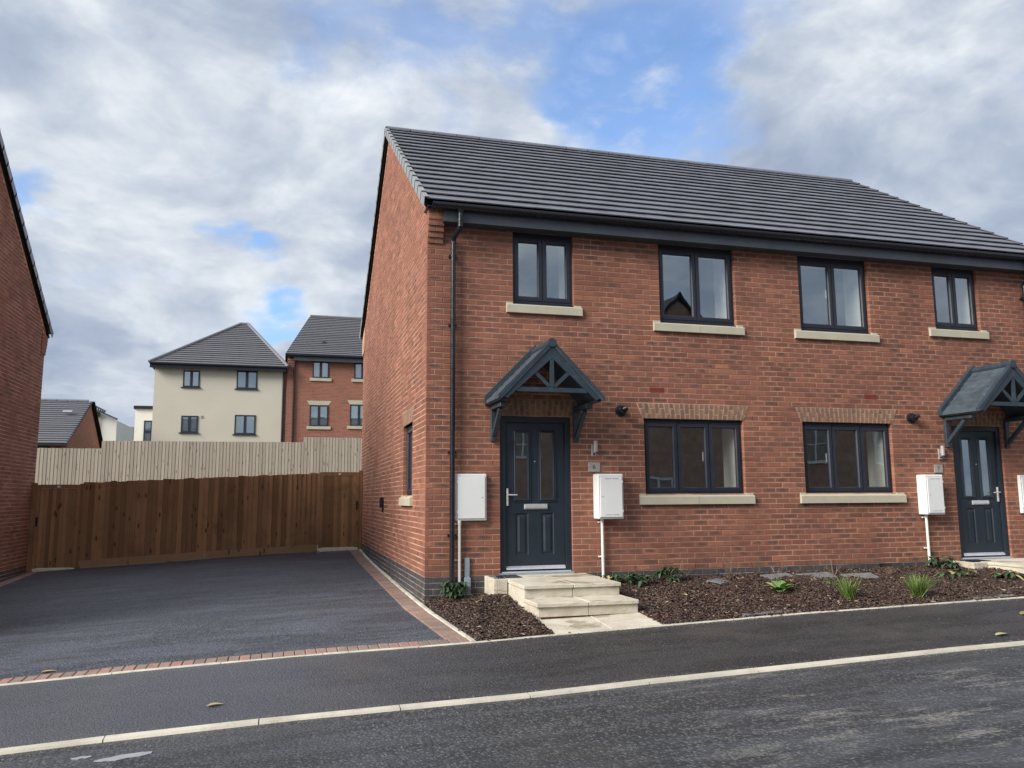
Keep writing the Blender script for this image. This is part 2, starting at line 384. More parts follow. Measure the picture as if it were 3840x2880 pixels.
def leaf_mat(name, c1, c2):
    m, t, b = newmat(name)
    at = t.add('ShaderNodeAttribute', attribute_name='bk')
    tone, hs, seed = t.xyz(at.outputs['Vector'])
    uv = t.add('ShaderNodeUVMap', uv_map='UVMap').outputs[0]
    u, v, _ = t.xyz(uv)
    cc = t.mix(tone, c1, c2)
    rib = t.smooth(t.math('ABSOLUTE', u), 0.05, 0.0, 0, 0.45)
    cc = t.mix(rib, cc, tuple(min(1, x*1.9) for x in c2))
    put(t, b, 'Base Color', cc); put(t, b, 'Roughness', 0.45)
    b.inputs['Subsurface Weight'].default_value = 0.0
leaf_mat('dark_leaf', (0.020, 0.042, 0.022), (0.060, 0.115, 0.055))
leaf_mat('fresh_leaf', (0.06, 0.13, 0.035), (0.17, 0.30, 0.09))
leaf_mat('dry_leaf', (0.20, 0.16, 0.06), (0.40, 0.36, 0.18))
leaf_mat('sedge_leaf', (0.045, 0.10, 0.022), (0.20, 0.30, 0.07))
leaf_mat('twig', (0.060, 0.040, 0.026), (0.13, 0.085, 0.05))
leaf_mat('bark_chip', (0.014, 0.009, 0.008), (0.125, 0.070, 0.048))
leaf_mat('pale_chip', (0.22, 0.15, 0.09), (0.46, 0.38, 0.27))
# ------------------------------------------------------------------ object helpers
def V3(*a): return Vector(a)
def root(name, loc, label=None, cat=None, group=None, kind=None):
    o = bpy.data.objects.new(name, None); COL.objects.link(o); o.location = loc
    o.empty_display_size = 0.1
    if label: o['label'] = label
    if cat: o['category'] = cat
    if group: o['group'] = group
    if kind: o['kind'] = kind
    return o
def attach(o, parent):
    if parent is not None:
        o.parent = parent
        if parent.type == 'EMPTY': o.matrix_parent_inverse = Matrix.Translation(-Vector(parent.location))
    return o
def setp(o, label=None, cat=None, group=None, kind=None):
    if label: o['label'] = label
    if cat: o['category'] = cat
    if group: o['group'] = group
    if kind: o['kind'] = kind
    return o

class MB:
    """collects polygons with an optional per-face bk triple and per-corner uv, builds one mesh"""
    def __init__(s): s.v = []; s.f = []; s.c = []; s.uv = []
    def face(s, pts, bk=(0.5, 0, 0), uv=None):
        n = len(s.v); s.v.extend([tuple(p) for p in pts]); s.f.append(tuple(range(n, n+len(pts))))
        s.c.append(bk); s.uv.append(uv)
    def solid(s, vs, fs, bk=(0.5, 0, 0)):
        n = len(s.v); s.v.extend([tuple(p) for p in vs])
        for f in fs: s.f.append(tuple(n+i for i in f)); s.c.append(bk); s.uv.append(None)
    def box(s, x0, x1, y0, y1, z0, z1, bk=(0.5, 0, 0)):
        s.solid([(x0, y0, z0), (x1, y0, z0), (x1, y1, z0), (x0, y1, z0), (x0, y0, z1), (x1, y0, z1), (x1, y1, z1), (x0, y1, z1)],
                [(0, 3, 2, 1), (4, 5, 6, 7), (0, 1, 5, 4), (1, 2, 6, 5), (2, 3, 7, 6), (3, 0, 4, 7)], bk)
    def cbox(s, x0, x1, y0, y1, z0, z1, c=0.004, bk=(0.5, 0, 0)):
        """box with chamfered edges"""
        m = bmesh_box(x0, x1, y0, y1, z0, z1, c)
        s.solid(m[0], m[1], bk)
    def frame_box(s, o, ax, ay, az, bk=(0.5, 0, 0)):
        """box from origin corner o and three edge vectors"""
        o, ax, ay, az = Vector(o), Vector(ax), Vector(ay), Vector(az)
        vs = [o, o+ax, o+ax+ay, o+ay, o+az, o+ax+az, o+ax+ay+az, o+ay+az]
        fs = [(0, 3, 2, 1), (4, 5, 6, 7), (0, 1, 5, 4), (1, 2, 6, 5), (2, 3, 7, 6), (3, 0, 4, 7)]
        if ax.cross(ay).dot(az) < 0: fs = [f[::-1] for f in fs]
        s.solid(vs, fs, bk)
    def beam(s, a, b, w, h, up=(0, 0, 1), bk=(0.5, 0, 0)):
        a, b = Vector(a), Vector(b); d = (b-a); up = Vector(up)
        sx = d.cross(up).normalized()*w; uz = sx.cross(d).normalized()*h
        s.frame_box(a-sx/2-uz/2, d, sx, uz, bk)
    def tube(s, pts, r, n=12, cap=True, bk=(0.5, 0, 0)):
        pts = [Vector(p) for p in pts]; rr = r if isinstance(r, (list, tuple)) else [r]*len(pts)
        base = len(s.v); prev = None
        for i, p in enumerate(pts):
            d = (pts[min(i+1, len(pts)-1)]-pts[max(i-1, 0)]).normalized()
            if prev is None:
                a = Vector((0, 0, 1)) if abs(d.z) < 0.9 else Vector((1, 0, 0))
                e1 = d.cross(a).normalized()
            else: e1 = (prev-d*prev.dot(d)).normalized()
            prev = e1; e2 = d.cross(e1)
            for k in range(n):
                t = 2*math.pi*k/n
                s.v.append(tuple(p+(e1*math.cos(t)+e2*math.sin(t))*rr[i]))
        for i in range(len(pts)-1):
            for k in range(n):
                a = base+i*n+k; b_ = base+i*n+(k+1) % n
                s.f.append((a, b_, b_+n, a+n)); s.c.append(bk); s.uv.append(None)
        if cap:
            s.f.append(tuple(base+k for k in range(n))[::-1]); s.c.append(bk); s.uv.append(None)
            e = base+(len(pts)-1)*n
            s.f.append(tuple(e+k for k in range(n))); s.c.append(bk); s.uv.append(None)
    def prism(s, poly, d, bk=(0.5, 0, 0)):
        """closed prism: polygon (list of 3d points) extruded by vector d"""
        poly = [Vector(p) for p in poly]; d = Vector(d); n = len(poly)
        vs = poly+[p+d for p in poly]
        fs = [tuple(range(n))[::-1], tuple(range(n, 2*n))]+[(i, (i+1) % n, (i+1) % n+n, i+n) for i in range(n)]
        nrm = Vector((0, 0, 0))
        for i in range(n): nrm += poly[i].cross(poly[(i+1) % n])
        if nrm.dot(d) < 0: fs = [f[::-1] for f in fs]
        s.solid(vs, fs, bk)
    def build(s, name, mat, parent=None, smooth=False, origin=None, **kw):
        me = bpy.data.meshes.new(name)
        vv = s.v
        if origin is not None: vv = [(a-origin[0], b-origin[1], c-origin[2]) for a, b, c in s.v]
        me.from_pydata(vv, [], s.f)
        tot = np.array([len(f) for f in s.f], dtype=np.int32)
        if any(c != (0.5, 0, 0) for c in s.c):
            a = me.attributes.new('bk', 'FLOAT_VECTOR', 'CORNER')
            arr = np.repeat(np.array(s.c, dtype=np.float32), tot, axis=0)
            a.data.foreach_set('vector', arr.ravel())
        if any(u is not None for u in s.uv):
            ul = me.uv_layers.new(name='UVMap')
            flat = []
            for f, u in zip(s.f, s.uv): flat.extend(u if u is not None else [(0.0, 0.0)]*len(f))
            ul.data.foreach_set('uv', np.array(flat, dtype=np.float32).ravel())
        if smooth: me.polygons.foreach_set('use_smooth', [True]*len(me.polygons))
        if not me.materials: me.materials.append(MATS[mat])
        me.update()
        o = bpy.data.objects.new(name, me); COL.objects.link(o)
        if origin is not None: o.location = origin
        attach(o, parent); setp(o, **kw)
        return o
def bmesh_box(x0, x1, y0, y1, z0, z1, c):
    vs = []; idx = {}
    X = (x0, x1); Y = (y0, y1); Z = (z0, z1); sg = (1, -1)
    for i in range(2):
        for j in range(2):
            for k in range(2):
                idx[i, j, k, 0] = len(vs); vs.append((X[i], Y[j]+sg[j]*c, Z[k]+sg[k]*c))
                idx[i, j, k, 1] = len(vs); vs.append((X[i]+sg[i]*c, Y[j], Z[k]+sg[k]*c))
                idx[i, j, k, 2] = len(vs); vs.append((X[i]+sg[i]*c, Y[j]+sg[j]*c, Z[k]))
    fs = []
    q = lambda *a: fs.append(tuple(a))
    I = lambda i, j, k, t: idx[i, j, k, t]
    q(I(0,0,0,0), I(0,0,1,0), I(0,1,1,0), I(0,1,0,0)); q(I(1,0,0,0), I(1,1,0,0), I(1,1,1,0), I(1,0,1,0))
    q(I(0,0,0,1), I(1,0,0,1), I(1,0,1,1), I(0,0,1,1)); q(I(0,1,0,1), I(0,1,1,1), I(1,1,1,1), I(1,1,0,1))
    q(I(0,0,0,2), I(0,1,0,2), I(1,1,0,2), I(1,0,0,2)); q(I(0,0,1,2), I(1,0,1,2), I(1,1,1,2), I(0,1,1,2))
    for a in range(2):
        for b_ in range(2):
            f1 = (I(a,b_,0,0), I(a,b_,1,0), I(a,b_,1,1), I(a,b_,0,1)); q(*(f1 if (a+b_) % 2 else f1[::-1]))
            f2 = (I(a,0,b_,0), I(a,1,b_,0), I(a,1,b_,2), I(a,0,b_,2)); q(*(f2 if (a+b_) % 2 == 0 else f2[::-1]))
            f3 = (I(0,a,b_,1), I(1,a,b_,1), I(1,a,b_,2), I(0,a,b_,2)); q(*(f3 if (a+b_) % 2 else f3[::-1]))
    for i in range(2):
        for j in range(2):
            for k in range(2):
                t = (I(i,j,k,0), I(i,j,k,1), I(i,j,k,2)); q(*(t if (i+j+k) % 2 else t[::-1]))
    return vs, fs

def copy_tree(o, parent=None, offset=None, mirror_x=None):
    c = o.copy(); COL.objects.link(c)
    if parent is not None: c.parent = parent
    for ch in list(o.children): copy_tree(ch, c)
    return c

# ------------------------------------------------------------------ ground heights
EX = [-40, -6.8, -4.08, -3.02, -1.63, 0.10, 1.08, 2.37, 3.9, 5.34, 7.07, 10, 40]
EZ = [-2.0, -0.70, -0.573, -0.520, -0.467, -0.432, -0.394, -0.356, -0.308, -0.279, -0.247, -0.19, 0.4]
def e_edge(x): return float(np.interp(x, EX, EZ))
def e_kerb(x): return e_edge(x) - 0.058
def drive_z(x, y):
    r = float(np.interp(y, [-2.35, 0, 3, 6.3, 8.8, 12, 16], [-0.432, -0.345, -0.305, -0.250, -0.145, 0.2, 0.95]))
    l = float(np.interp(y, [-2.35, 0, 4, 8.8, 12, 16], [-0.70, -0.66, -0.57, -0.462, 0.0, 0.95]))
    t = min(1, max(0, -x/6.8))
    base = (r+0.432)*(1-t)+(l+0.70)*t
    return base + (e_edge(x) if -6.8 <= x <= 0.1 else e_edge(min(0.1, max(-6.8, x))))*1.0
def grid(name, xs, ys, fz, mat, parent=None, **kw):
    vs = [(x, y, fz(x, y)) for y in ys for x in xs]; nx = len(xs)
    fs = [(j*nx+i, j*nx+i+1, (j+1)*nx+i+1, (j+1)*nx+i) for j in range(len(ys)-1) for i in range(nx-1)]
    m = MB(); m.solid(vs, fs); return m.build(name, mat, parent, smooth=True, **kw)

YE, YK = -2.35, -4.30     # front of garden edging, back of kerb
XS = list(np.arange(-30, 30.1, 1.0))
xs_m = sorted(set(XS+EX[1:-1]))
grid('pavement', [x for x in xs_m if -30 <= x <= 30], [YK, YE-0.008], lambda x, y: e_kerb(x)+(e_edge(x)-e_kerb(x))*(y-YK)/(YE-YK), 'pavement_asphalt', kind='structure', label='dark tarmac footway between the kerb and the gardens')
def road_z(x, y):
    d = (YK-0.090)-y
    return e_kerb(x)-0.013+0.025*min(d, 2.8)-0.02*max(0, d-2.8)
grid('road', [x for x in xs_m if -30 <= x <= 30], [-12, -10, -8, -7.2, -6, -5, YK-0.089], road_z, 'road_asphalt', kind='structure', label='coarse grey tarmac road along the kerb')
grid('driveway', list(np.linspace(-6.9, -0.10, 18)), list(np.linspace(YE+0.20, 8.9, 24)), lambda x, y: drive_z(x, y), 'drive_asphalt', kind='structure', label='wide smooth tarmac driveway between the two brick gables')
# one earth sheet under everything, out to the horizon
def earth(x, y):
    if y < 20: z0 = -0.75+0.035*x if abs(x) < 16 else -0.75+0.035*16*np.sign(x)
    else: z0 = -0.2
    up = float(np.interp(y, [-40, 9.3, 12, 16, 34, 60, 400], [0, 0.0, 0.3, 1.4, 2.6, 2.8, 3.0]))
    return z0+up+(0.0 if y < 9.3 else float(np.interp(y, [9.3, 12], [0, 0.4])))-(0.25 if y < -4.4 else 0)
gx = sorted(set([-1200, -500, -200, -90, -60, -40]+list(range(-30, 31, 3))+[40, 60, 90, 200, 500, 1200]))
gy = sorted(set([-1200, -400, -120, -60, -40, -30, -20, -12, -8, -4, 0, 4, 8, 9.3, 10.5, 12, 14, 16, 20, 27, 34, 45, 60, 120, 400, 1200]))
grid('ground', gx, gy, earth, 'earth_ground', kind='structure')
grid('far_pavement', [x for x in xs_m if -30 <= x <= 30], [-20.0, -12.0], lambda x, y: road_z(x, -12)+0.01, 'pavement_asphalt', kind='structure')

# kerb stones: flush dropped kerb, long pale units
kerb = root('kerb', (0, YK, -0.5), kind='structure')
kx = -2.87-0.985*13; k = 0
while kx < 22:
    x0, x1 = kx+0.004, kx+0.981; z0, z1 = e_kerb(x0), e_kerb(x1); o = 0.004 if k % 2 else 0.0
    m = MB(); j = random.uniform(-0.003, 0.003)
    y0, y1 = YK-0.090, YK+0.002
    pts = [(y0, -0.018), (y0+0.012, 0.004), (y1-0.006, 0.008), (y1, 0.002), (y1, -0.12), (y0, -0.12)]
    vs = [(x0, y+j, z0+z) for y, z in pts]+[(x1, y+j, z1+z) for y, z in pts]; n = len(pts)
    m.solid(vs, [tuple(range(n)), tuple(range(n, 2*n))[::-1]]+[(i, i+n, (i+1) % n+n, (i+1) % n) for i in range(n)])
    m.build('kerb_stone', 'kerb_concrete', kerb)
    kx += 0.985; k += 1
# thin concrete edging along the back of the footway
edging = root('garden_edging', (0, YE, -0.4), kind='structure')
kx = -16.0
while kx < 14:
    x0, x1 = kx+0.003, kx+0.912; y0, y1 = YE-0.012, YE+0.025; z0, z1 = e_edge(x0), e_edge(x1); h = 0.012+random.uniform(-.003, .003)
    m = MB(); pts = [(y0, 0.0), (y0+0.008, h), (y1-0.012, h), (y1, h-0.008), (y1, -0.15), (y0, -0.15)]
    vs = [(x0, y, z0+z) for y, z in pts]+[(x1, y, z1+z) for y, z in pts]; n = len(pts)
    m.solid(vs, [tuple(range(n)), tuple(range(n, 2*n))[::-1]]+[(i, i+n, (i+1) % n+n, (i+1) % n) for i in range(n)])
    m.build('edging_stone', 'edging_concrete', edging)
    kx += 0.915
# edging between the planting bed and the drive: turns round the wall foot
side_edge = root('side_edging', (-0.02, 3, -0.3), kind='structure')
def side_line(y):   # x of edging centre
    return float(np.interp(y, [-2.33, -0.15, 9], [0.115, -0.045, -0.045]))
ys = list(np.arange(YE+0.03, 8.72, 0.915))
for a in ys:
    b_ = min(a+0.908, 8.74); w_ = 0.026
    n = 3
    m = MB(); vs = []
    dz = 0.018
    for yy in (a, b_):
        xc = side_line(yy)+(0.006 if int(a*3) % 2 else 0); z = drive_z(-0.1, yy)+dz
        for (ox, oz) in ((-w_, -0.15), (-w_, -0.004), (-w_+0.006, 0.004), (w_-0.006, 0.006), (w_, 0.0), (w_, -0.15)): vs.append((xc+ox, yy, z+oz))
    m.solid(vs, [(0, 1, 2, 3, 4, 5), (11, 10, 9, 8, 7, 6)]+[(i, i+6, (i+1) % 6+6, (i+1) % 6) for i in range(6)])
    m.build('edging_stone', 'edging_concrete', side_edge)

# block paving border of the drive
border = root('paver_border', (-3, -2.2, -0.5), kind='structure')
def paver(quad, parent):
    """quad: four (x,y) corners counter-clockwise"""
    tone = random.random(); hs = 0.0; seed = random.random()
    cx = sum(p[0] for p in quad)/4; cy = sum(p[1] for p in quad)/4
    c = 0.008; m = MB(); dz = random.uniform(-0.002, 0.003)
    out = []; top = []
    for (x, y) in quad:
        z = drive_z(x, y)+0.012+dz
        dx, dy = cx-x, cy-y; L = math.hypot(dx, dy)
        out.append((x, y, z-0.006)); top.append((x+math.copysign(c, dx), y+math.copysign(c, dy), z))
    bk = (tone, hs, seed)
    uvt = [((p[0]-cx), (p[1]-cy)*0.3) for p in top]; uvo = [((p[0]-cx), (p[1]-cy)*0.3) for p in out]
    m.face(top, bk, uvt)
    for i in range(4):
        j = (i+1) % 4
        m.face([out[i], out[j], top[j], top[i]], bk, [uvo[i], uvo[j], uvt[j], uvt[i]])
        m.face([(out[i][0], out[i][1], out[i][2]-0.06), (out[j][0], out[j][1], out[j][2]-0.06), out[j], out[i]], bk)
    m.build('paver_block', 'paver_brick', parent)
x = 0.085
while x > -6.75:
    paver([(x-0.0985, YE+0.028), (x-0.003, YE+0.028), (x-0.003, YE+0.226), (x-0.0985, YE+0.226)], border)
    x -= 0.1
y = YE+0.232
while y < 8.62:
    xr0, xr1 = side_line(y)-0.03, side_line(y+0.097)-0.03
    paver([(xr0-0.2, y), (xr0, y), (xr1, y+0.097), (xr1-0.2, y+0.097)], border)
    y += 0.1
border2 = root('paver_border', (-6.6, 5, -0.5), kind='structure')
y = -2.0
while y < 8.62:
    paver([(-6.78, y), (-6.58, y), (-6.58, y+0.097), (-6.78, y+0.097)], border2); y += 0.1

# ------------------------------------------------------------------ bricks
HB = 0.065; CO = 0.075
def brick_faces(m, org, ux, nv, L, H, bk, c=0.0035, depth=0.05, skew=None):
    """one brick: org = centre of its face, ux along, nv outward"""
    org, ux, nv = Vector(org), Vector(ux), Vector(nv); uz = Vector((0, 0, 1))
    h, l = H/2, L/2
    def P(a, b_, n): return org+ux*a+uz*b_+nv*n
    ro = [(-l, -h), (l, -h), (l, h), (-l, h)]; ri = [(-l+c, -h+c), (l-c, -h+c), (l-c, h-c), (-l+c, h-c)]
    if skew: ro = [skew(a, b_) for a, b_ in ro]; ri = [skew(a, b_) for a, b_ in ri]
    flip = ux.cross(uz).dot(nv) < 0
    def F(pts, uv):
        if flip: pts, uv = pts[::-1], uv[::-1]
        m.face(pts, bk, uv)
    F([P(a, b_, 0) for a, b_ in ri], ri)
    for i in range(4):
        j = (i+1) % 4
        F([P(*ro[i], -c), P(*ro[j], -c), P(*ri[j], 0), P(*ri[i], 0)], [ro[i], ro[j], ri[j], ri[i]])
        F([P(*ro[i], -depth), P(*ro[j], -depth), P(*ro[j], -c), P(*ro[i], -c)], [ro[i], ro[j], ro[j], ro[i]])
def brick_tone(L, heartp=0.75):
    t = min(1, max(0, random.gauss(0.42, 0.17)))
    if random.random() < 0.05: t = random.uniform(0.8, 1.0)
    hs = 0.0
    if L > 0.16 and random.random() < heartp: hs = random.uniform(0.2, 0.85) if random.random() < 0.8 else 1.0
    if random.random() < 0.05: t *= 0.35
    return (round(t, 3), round(hs, 3), round(random.random(), 3))
def layout(r0, r1, smin, smax, z0, first_full, openings, gable=None):
    """brick spans (s0, s1, row) in stretcher bond; openings = list of (s0,s1,z0,z1)"""
    out = []
    for r in range(r0, r1):
        za, zb = z0+r*CO+0.01, z0+(r+1)*CO
        a, b_ = smin, smax
        if gable: 
            a2, b2 = gable(zb); a, b_ = max(a, a2), min(b_, b2)
            if b_-a < 0.1: continue
        segs = [(a, b_)]
        for (p, q, zz0, zz1) in openings:
            if zz1 <= za+0.02 or zz0 >= zb-0.02: continue
            ns = []
            for s, e in segs:
                if q <= s or p >= e: ns.append((s, e)); continue
                if p > s: ns.append((s, p))
                if q < e: ns.append((q, e))
            segs = ns
        off = 0.0 if (r % 2 == 0) == first_full else -0.1125
        for s, e in segs:
            k0 = math.floor((s-smin-off)/0.225)-1
            cur = []
            for k in range(k0, k0+int((e-s)/0.225)+4):
                p = smin+off+k*0.225; q = p+0.215
                p2, q2 = max(p, s), min(q, e)
                if q2-p2 > 0.004: cur.append([p2, q2])
            # slivers at the jambs join the neighbouring brick
            if len(cur) > 1 and cur[0][1]-cur[0][0] < 0.045: cur[1][0] = cur[0][0]; cur.pop(0)
            if len(cur) > 1 and cur[-1][1]-cur[-1][0] < 0.045: cur[-2][1] = cur[-1][1]; cur.pop()
            if cur: cur[0][0] = s if cur[0][0]-s < 0.02 else cur[0][0]; cur[-1][1] = e if e-cur[-1][1] < 0.02 else cur[-1][1]
            for p, q in cur: out.append((p, q, r))
    return out
def build_bricks(spans, z0, P0, ux, nv, parent, mat, name, stuffname, depth=0.05, heartp=0.75, nmax=300):
    """the bricks largest in view become parts, the others one mesh"""
    ux, nv, P0 = Vector(ux), Vector(nv), Vector(P0)
    lst = []
    for p, q, r in spans:
        c = P0+ux*((p+q)/2)+Vector((0, 0, z0+r*CO+0.01+HB/2))
        d = c-CAM; dep = d.dot(FW)
        if dep > 0.3:
            u = d.dot(RI)/dep*FPX; v = d.dot(UP)/dep*FPX
            vis = abs(u) < 1915 and abs(v) < 1435
        else: vis = False
        size = (q-p)*abs(d.normalized().dot(nv))/(d.length**2)
        lst.append((-(size if vis else size*1e-3), c, q-p, r))
    order = sorted(range(len(lst)), key=lambda i: lst[i][0])
    m = MB(); cache = {}
    for rank, i in enumerate(order):
        _, c, L, r = lst[i]
        c = c+nv*random.uniform(-0.0012, 0.0012)
        if rank < nmax:
            var = random.randrange(14) if L > 0.2 else random.randrange(4)
            key = (round(L, 3), var)
            if key not in cache:
                mm = MB(); brick_faces(mm, (0, 0, 0), ux, nv, L, HB, brick_tone(L, heartp), depth=depth)
                o = mm.build(name, mat); cache[key] = o.data
                o.location = c; attach(o, parent)
            else:
                o = bpy.data.objects.new(name, cache[key]); COL.objects.link(o); o.location = c; attach(o, parent)
        else:
            brick_faces(m, c, ux, nv, L, HB, brick_tone(L, heartp), depth=depth)
    if m.f: m.build(stuffname, mat, parent, kind='stuff')
def wall_mesh(P0, ux, nv, smin, smax, z0, z1, openings, reveal, gable=None, rec=0.0032):
    """mortar face with real openings and reveals"""
    P0, ux, nv = Vector(P0), Vector(ux), Vector(nv)
    m = MB(); flip = ux.cross(Vector((0, 0, 1))).dot(nv) < 0
    def P(s, z, n=-rec): return P0+ux*s+nv*n+Vector((0, 0, z))
    def F(pts): m.face(pts[::-1] if flip else pts)
    S = sorted(set([smin, smax]+[v for o in openings for v in o[:2] if smin < v < smax]))
    Z = sorted(set([z0, z1]+[v for o in openings for v in o[2:4] if z0 < v < z1]))
    for i in range(len(S)-1):
        for j in range(len(Z)-1):
            cs, cz = (S[i]+S[i+1])/2, (Z[j]+Z[j+1])/2
            if any(o[0] < cs < o[1] and o[2] < cz < o[3] for o in openings): continue
            F([P(S[i], Z[j]), P(S[i+1], Z[j]), P(S[i+1], Z[j+1]), P(S[i], Z[j+1])])
    for (a, b_, c, d) in openings:
        a, b_ = a-0.004, b_+0.004
        for (p, q) in (((a, c), (a, d)), ((b_, d), (b_, c)), ((a, d), (b_, d)), ((b_, c), (a, c))):
            F([P(*p), P(*q), P(*q, -reveal), P(*p, -reveal)])
    if gable:
        pts = gable
        F([P(s, z) for s, z in pts])
    return m

# ------------------------------------------------------------------ main house
WH, DH = 10.45, 9.20
EAVE_Y, EAVE_Z = -0.235, 4.935
RY, RZ = 4.60, 8.135
PITCH = math.atan2(RZ-EAVE_Z, RY-EAVE_Y); TP = math.tan(PITCH)
house = root('semi_detached_house', (0, 0, -0.4), 'red brick semi-detached pair with dark tiled roof and navy doors numbered 6 and 7', 'house')
D1 = (1.003, 2.012, 0.0, 2.10); D2 = (8.393, 9.370, 0.0, 2.10)
G1 = (3.107, 4.680, 1.045, 2.105); G2 = (5.682, 7.262, 1.045, 2.105)
W1 = (1.199, 2.088, 3.600, 4.70); W2 = (3.411, 4.648, 3.450, 4.70); W3 = (5.752, 7.015, 3.450, 4.70); W4 = (8.250, 9.146, 3.600, 4.70)
def arch_open(g, e=0.035): return (g[0]-e, g[1]+e, 2.10, 2.325)
sills = {'G1': (3.003, 4.80, 0.90, 1.05), 'G2': (5.572, 7.412, 0.90, 1.05), 'W1': (1.098, 2.20, 3.525, 3.675), 'W2': (3.292, 4.755, 3.375, 3.525),
         'W3': (5.626, 7.126, 3.375, 3.525), 'W4': (8.106, 9.258, 3.525, 3.675)}
vents = [(3.212, 3.427, 2.485, 2.55), (6.812, 7.027, 2.485, 2.55)]
fo = [D1, D2, G1, G2, W1, W2, W3, W4]+list(sills.values())+[arch_open(g) for g in (D1, D2, G1, G2)]
core_open = [D1, D2, G1, G2, W1, W2, W3, W4]
front = wall_mesh((0, 0, 0), (1, 0, 0), (0, -1, 0), 0.004, WH, -0.006, 4.75, core_open, 0.18, rec=0.0055).build('wall', 'mortar', house)
sp = layout(0, 63, 0.0, WH, 0.0, True, fo+vents)
build_bricks(sp, 0.0, (0, 0, 0), (1, 0, 0), (0, -1, 0), front, 'red_brick', 'brick', 'brickwork', depth=0.1)
# side (west) gable wall
def gable_rng(z): 
    zz = z+0.20
    if zz < EAVE_Z+0.15: return (-9, 99)
    return (EAVE_Y+(zz-EAVE_Z)/TP, 2*RY-EAVE_Y-(zz-EAVE_Z)/TP)
SW = (1.155, 2.085, 1.045, 2.105)
def gtop(y): return EAVE_Z-0.14+min(y-EAVE_Y, 2*RY-EAVE_Y-y)*TP
gpts = [(0.004, 4.75), (DH, 4.75), (DH, gtop(DH)), (RY, gtop(RY)), (0.004, gtop(0.0))]
side = wall_mesh((0, 0, 0), (0, 1, 0), (-1, 0, 0), 0.004, DH, -0.006, 4.75, [SW], 0.18, gpts).build('wall', 'mortar', house)
so_ = [SW, arch_open(SW, 0.03), (1.06, 2.19, 0.90, 1.05)]
sp = layout(0, 108, 0.0, DH, 0.0, False, so_, gable_rng)
build_bricks(sp, 0.0, (0, 0, 0), (0, 1, 0), (-1, 0, 0), side, 'red_brick', 'brick', 'brickwork', depth=0.05, heartp=0.2, nmax=0)
back = MB(); back.box(0.05, WH-0.004, DH-0.1, DH, -0.5, 4.85); back.box(WH-0.1, WH, 0.06, DH, -0.5, 4.85)
back.prism([(WH-0.1, 0.1, 4.85), (WH-0.1, DH-0.1, 4.85), (WH-0.1, RY, gtop(RY))], (0.1, 0, 0)); back.build('rear_wall', 'red_brick', house)
# blue plinth
plm = MB(); plm.box(0.006, WH, 0.006, 0.1, -0.6, -0.004); plm.box(0.006, 0.1, 0.1, DH, -0.6, -0.004)
plinth = plm.build('plinth', 'grey_mortar', house)
pv = [(3.262, 3.477, -0.066, 0.0), (6.872, 7.087, -0.066, 0.0)]
build_bricks(layout(0, 1, 0, WH, -0.075, False, pv)+[(p, q, -1) for p, q, r in layout(0, 1, 0, WH, 0, True, [])]+[(p, q, -2) for p, q, r in layout(0, 1, 0, 4.0, 0, False, [])]+[(p, q, -3) for p, q, r in layout(0, 1, 0, 2.0, 0, True, [])],
    -0.075, (0, 0, 0), (1, 0, 0), (0, -1, 0), plinth, 'blue_brick', 'plinth_brick', 'plinth_brickwork', heartp=0.2, nmax=130)
ss = []
for r, full in ((0, True), (-1, False), (-2, True), (-3, False), (-4, True)): ss += [(p, q, r) for p, q, _ in layout(0, 1, 0, DH, 0, full, [])]
build_bricks(ss, -0.075, (0, 0, 0), (0, 1, 0), (-1, 0, 0), plinth, 'blue_brick', 'plinth_brick', 'plinth_brickwork', heartp=0.2, nmax=165)
# flat arches of cut vertical bricks over openings
def flat_arch(g, P0, ux, nv, parent, mat='arch_brick'):
    a, b_ = g[0], g[1]; e = 0.085; z0, z1 = 2.105, 2.325
    P0, ux, nv = Vector(P0), Vector(ux), Vector(nv)
    m = MB(); flip = ux.cross(Vector((0, 0, 1))).dot(nv) < 0
    def P(s, z, n): return P0+ux*s+nv*n+Vector((0, 0, z))
    q = [P(a-0.02, z0, 0), P(b_+0.02, z0, 0), P(b_+e+0.03, z1, 0), P(a-e-0.03, z1, 0)]
    m.prism([p+nv*0.0015 for p in q], -nv*0.09)
    ar = m.build('arch', 'mortar', parent)
    n = max(4, round((b_-a)/0.0725)); cx = (a+b_)/2
    def sx(t, z):   # t in -1..1 across the arch at height z
        half = (b_-a)/2+0.018+(z-z0)/(z1-z0)*e
        return cx+t*half
    for i in range(n):
        t0 = -1+2*i/n; t1 = -1+2*(i+1)/n
        cut = [(z0+0.003, z0+0.068), (z0+0.078, z1-0.003)] if i % 2 else [(z0+0.003, z0+0.142), (z0+0.152, z1-0.003)]
        for (za, zb) in cut:
            mb = MB(); bk = brick_tone(0.2, 0.95); g_ = 0.003
            c = 0.003
            o4 = [(sx(t0, za)+g_, za), (sx(t1, za)-g_, za), (sx(t1, zb)-g_, zb), (sx(t0, zb)+g_, zb)]
            mx = sum(p[0] for p in o4)/4; mz = (za+zb)/2
            i4 = [(x+math.copysign(c, mx-x), z+math.copysign(c, mz-z)) for x, z in o4]
            uv = lambda ps: [((z-mz), (x-mx)) for x, z in ps]
            def F(pts, u): mb.face(pts[::-1] if flip else pts, bk, u[::-1] if flip else u)
            F([P(x, z, 0.006) for x, z in i4], uv(i4))
            for k in range(4):
                j = (k+1) % 4
                F([P(*o4[k], 0.003), P(*o4[j], 0.003), P(*i4[j], 0.006), P(*i4[k], 0.006)], uv([o4[k], o4[j], i4[j], i4[k]]))
                F([P(*o4[k], -0.02), P(*o4[j], -0.02), P(*o4[j], 0.003), P(*o4[k], 0.003)], uv([o4[k], o4[j], o4[j], o4[k]]))
            mb.build('arch_brick', mat, ar)
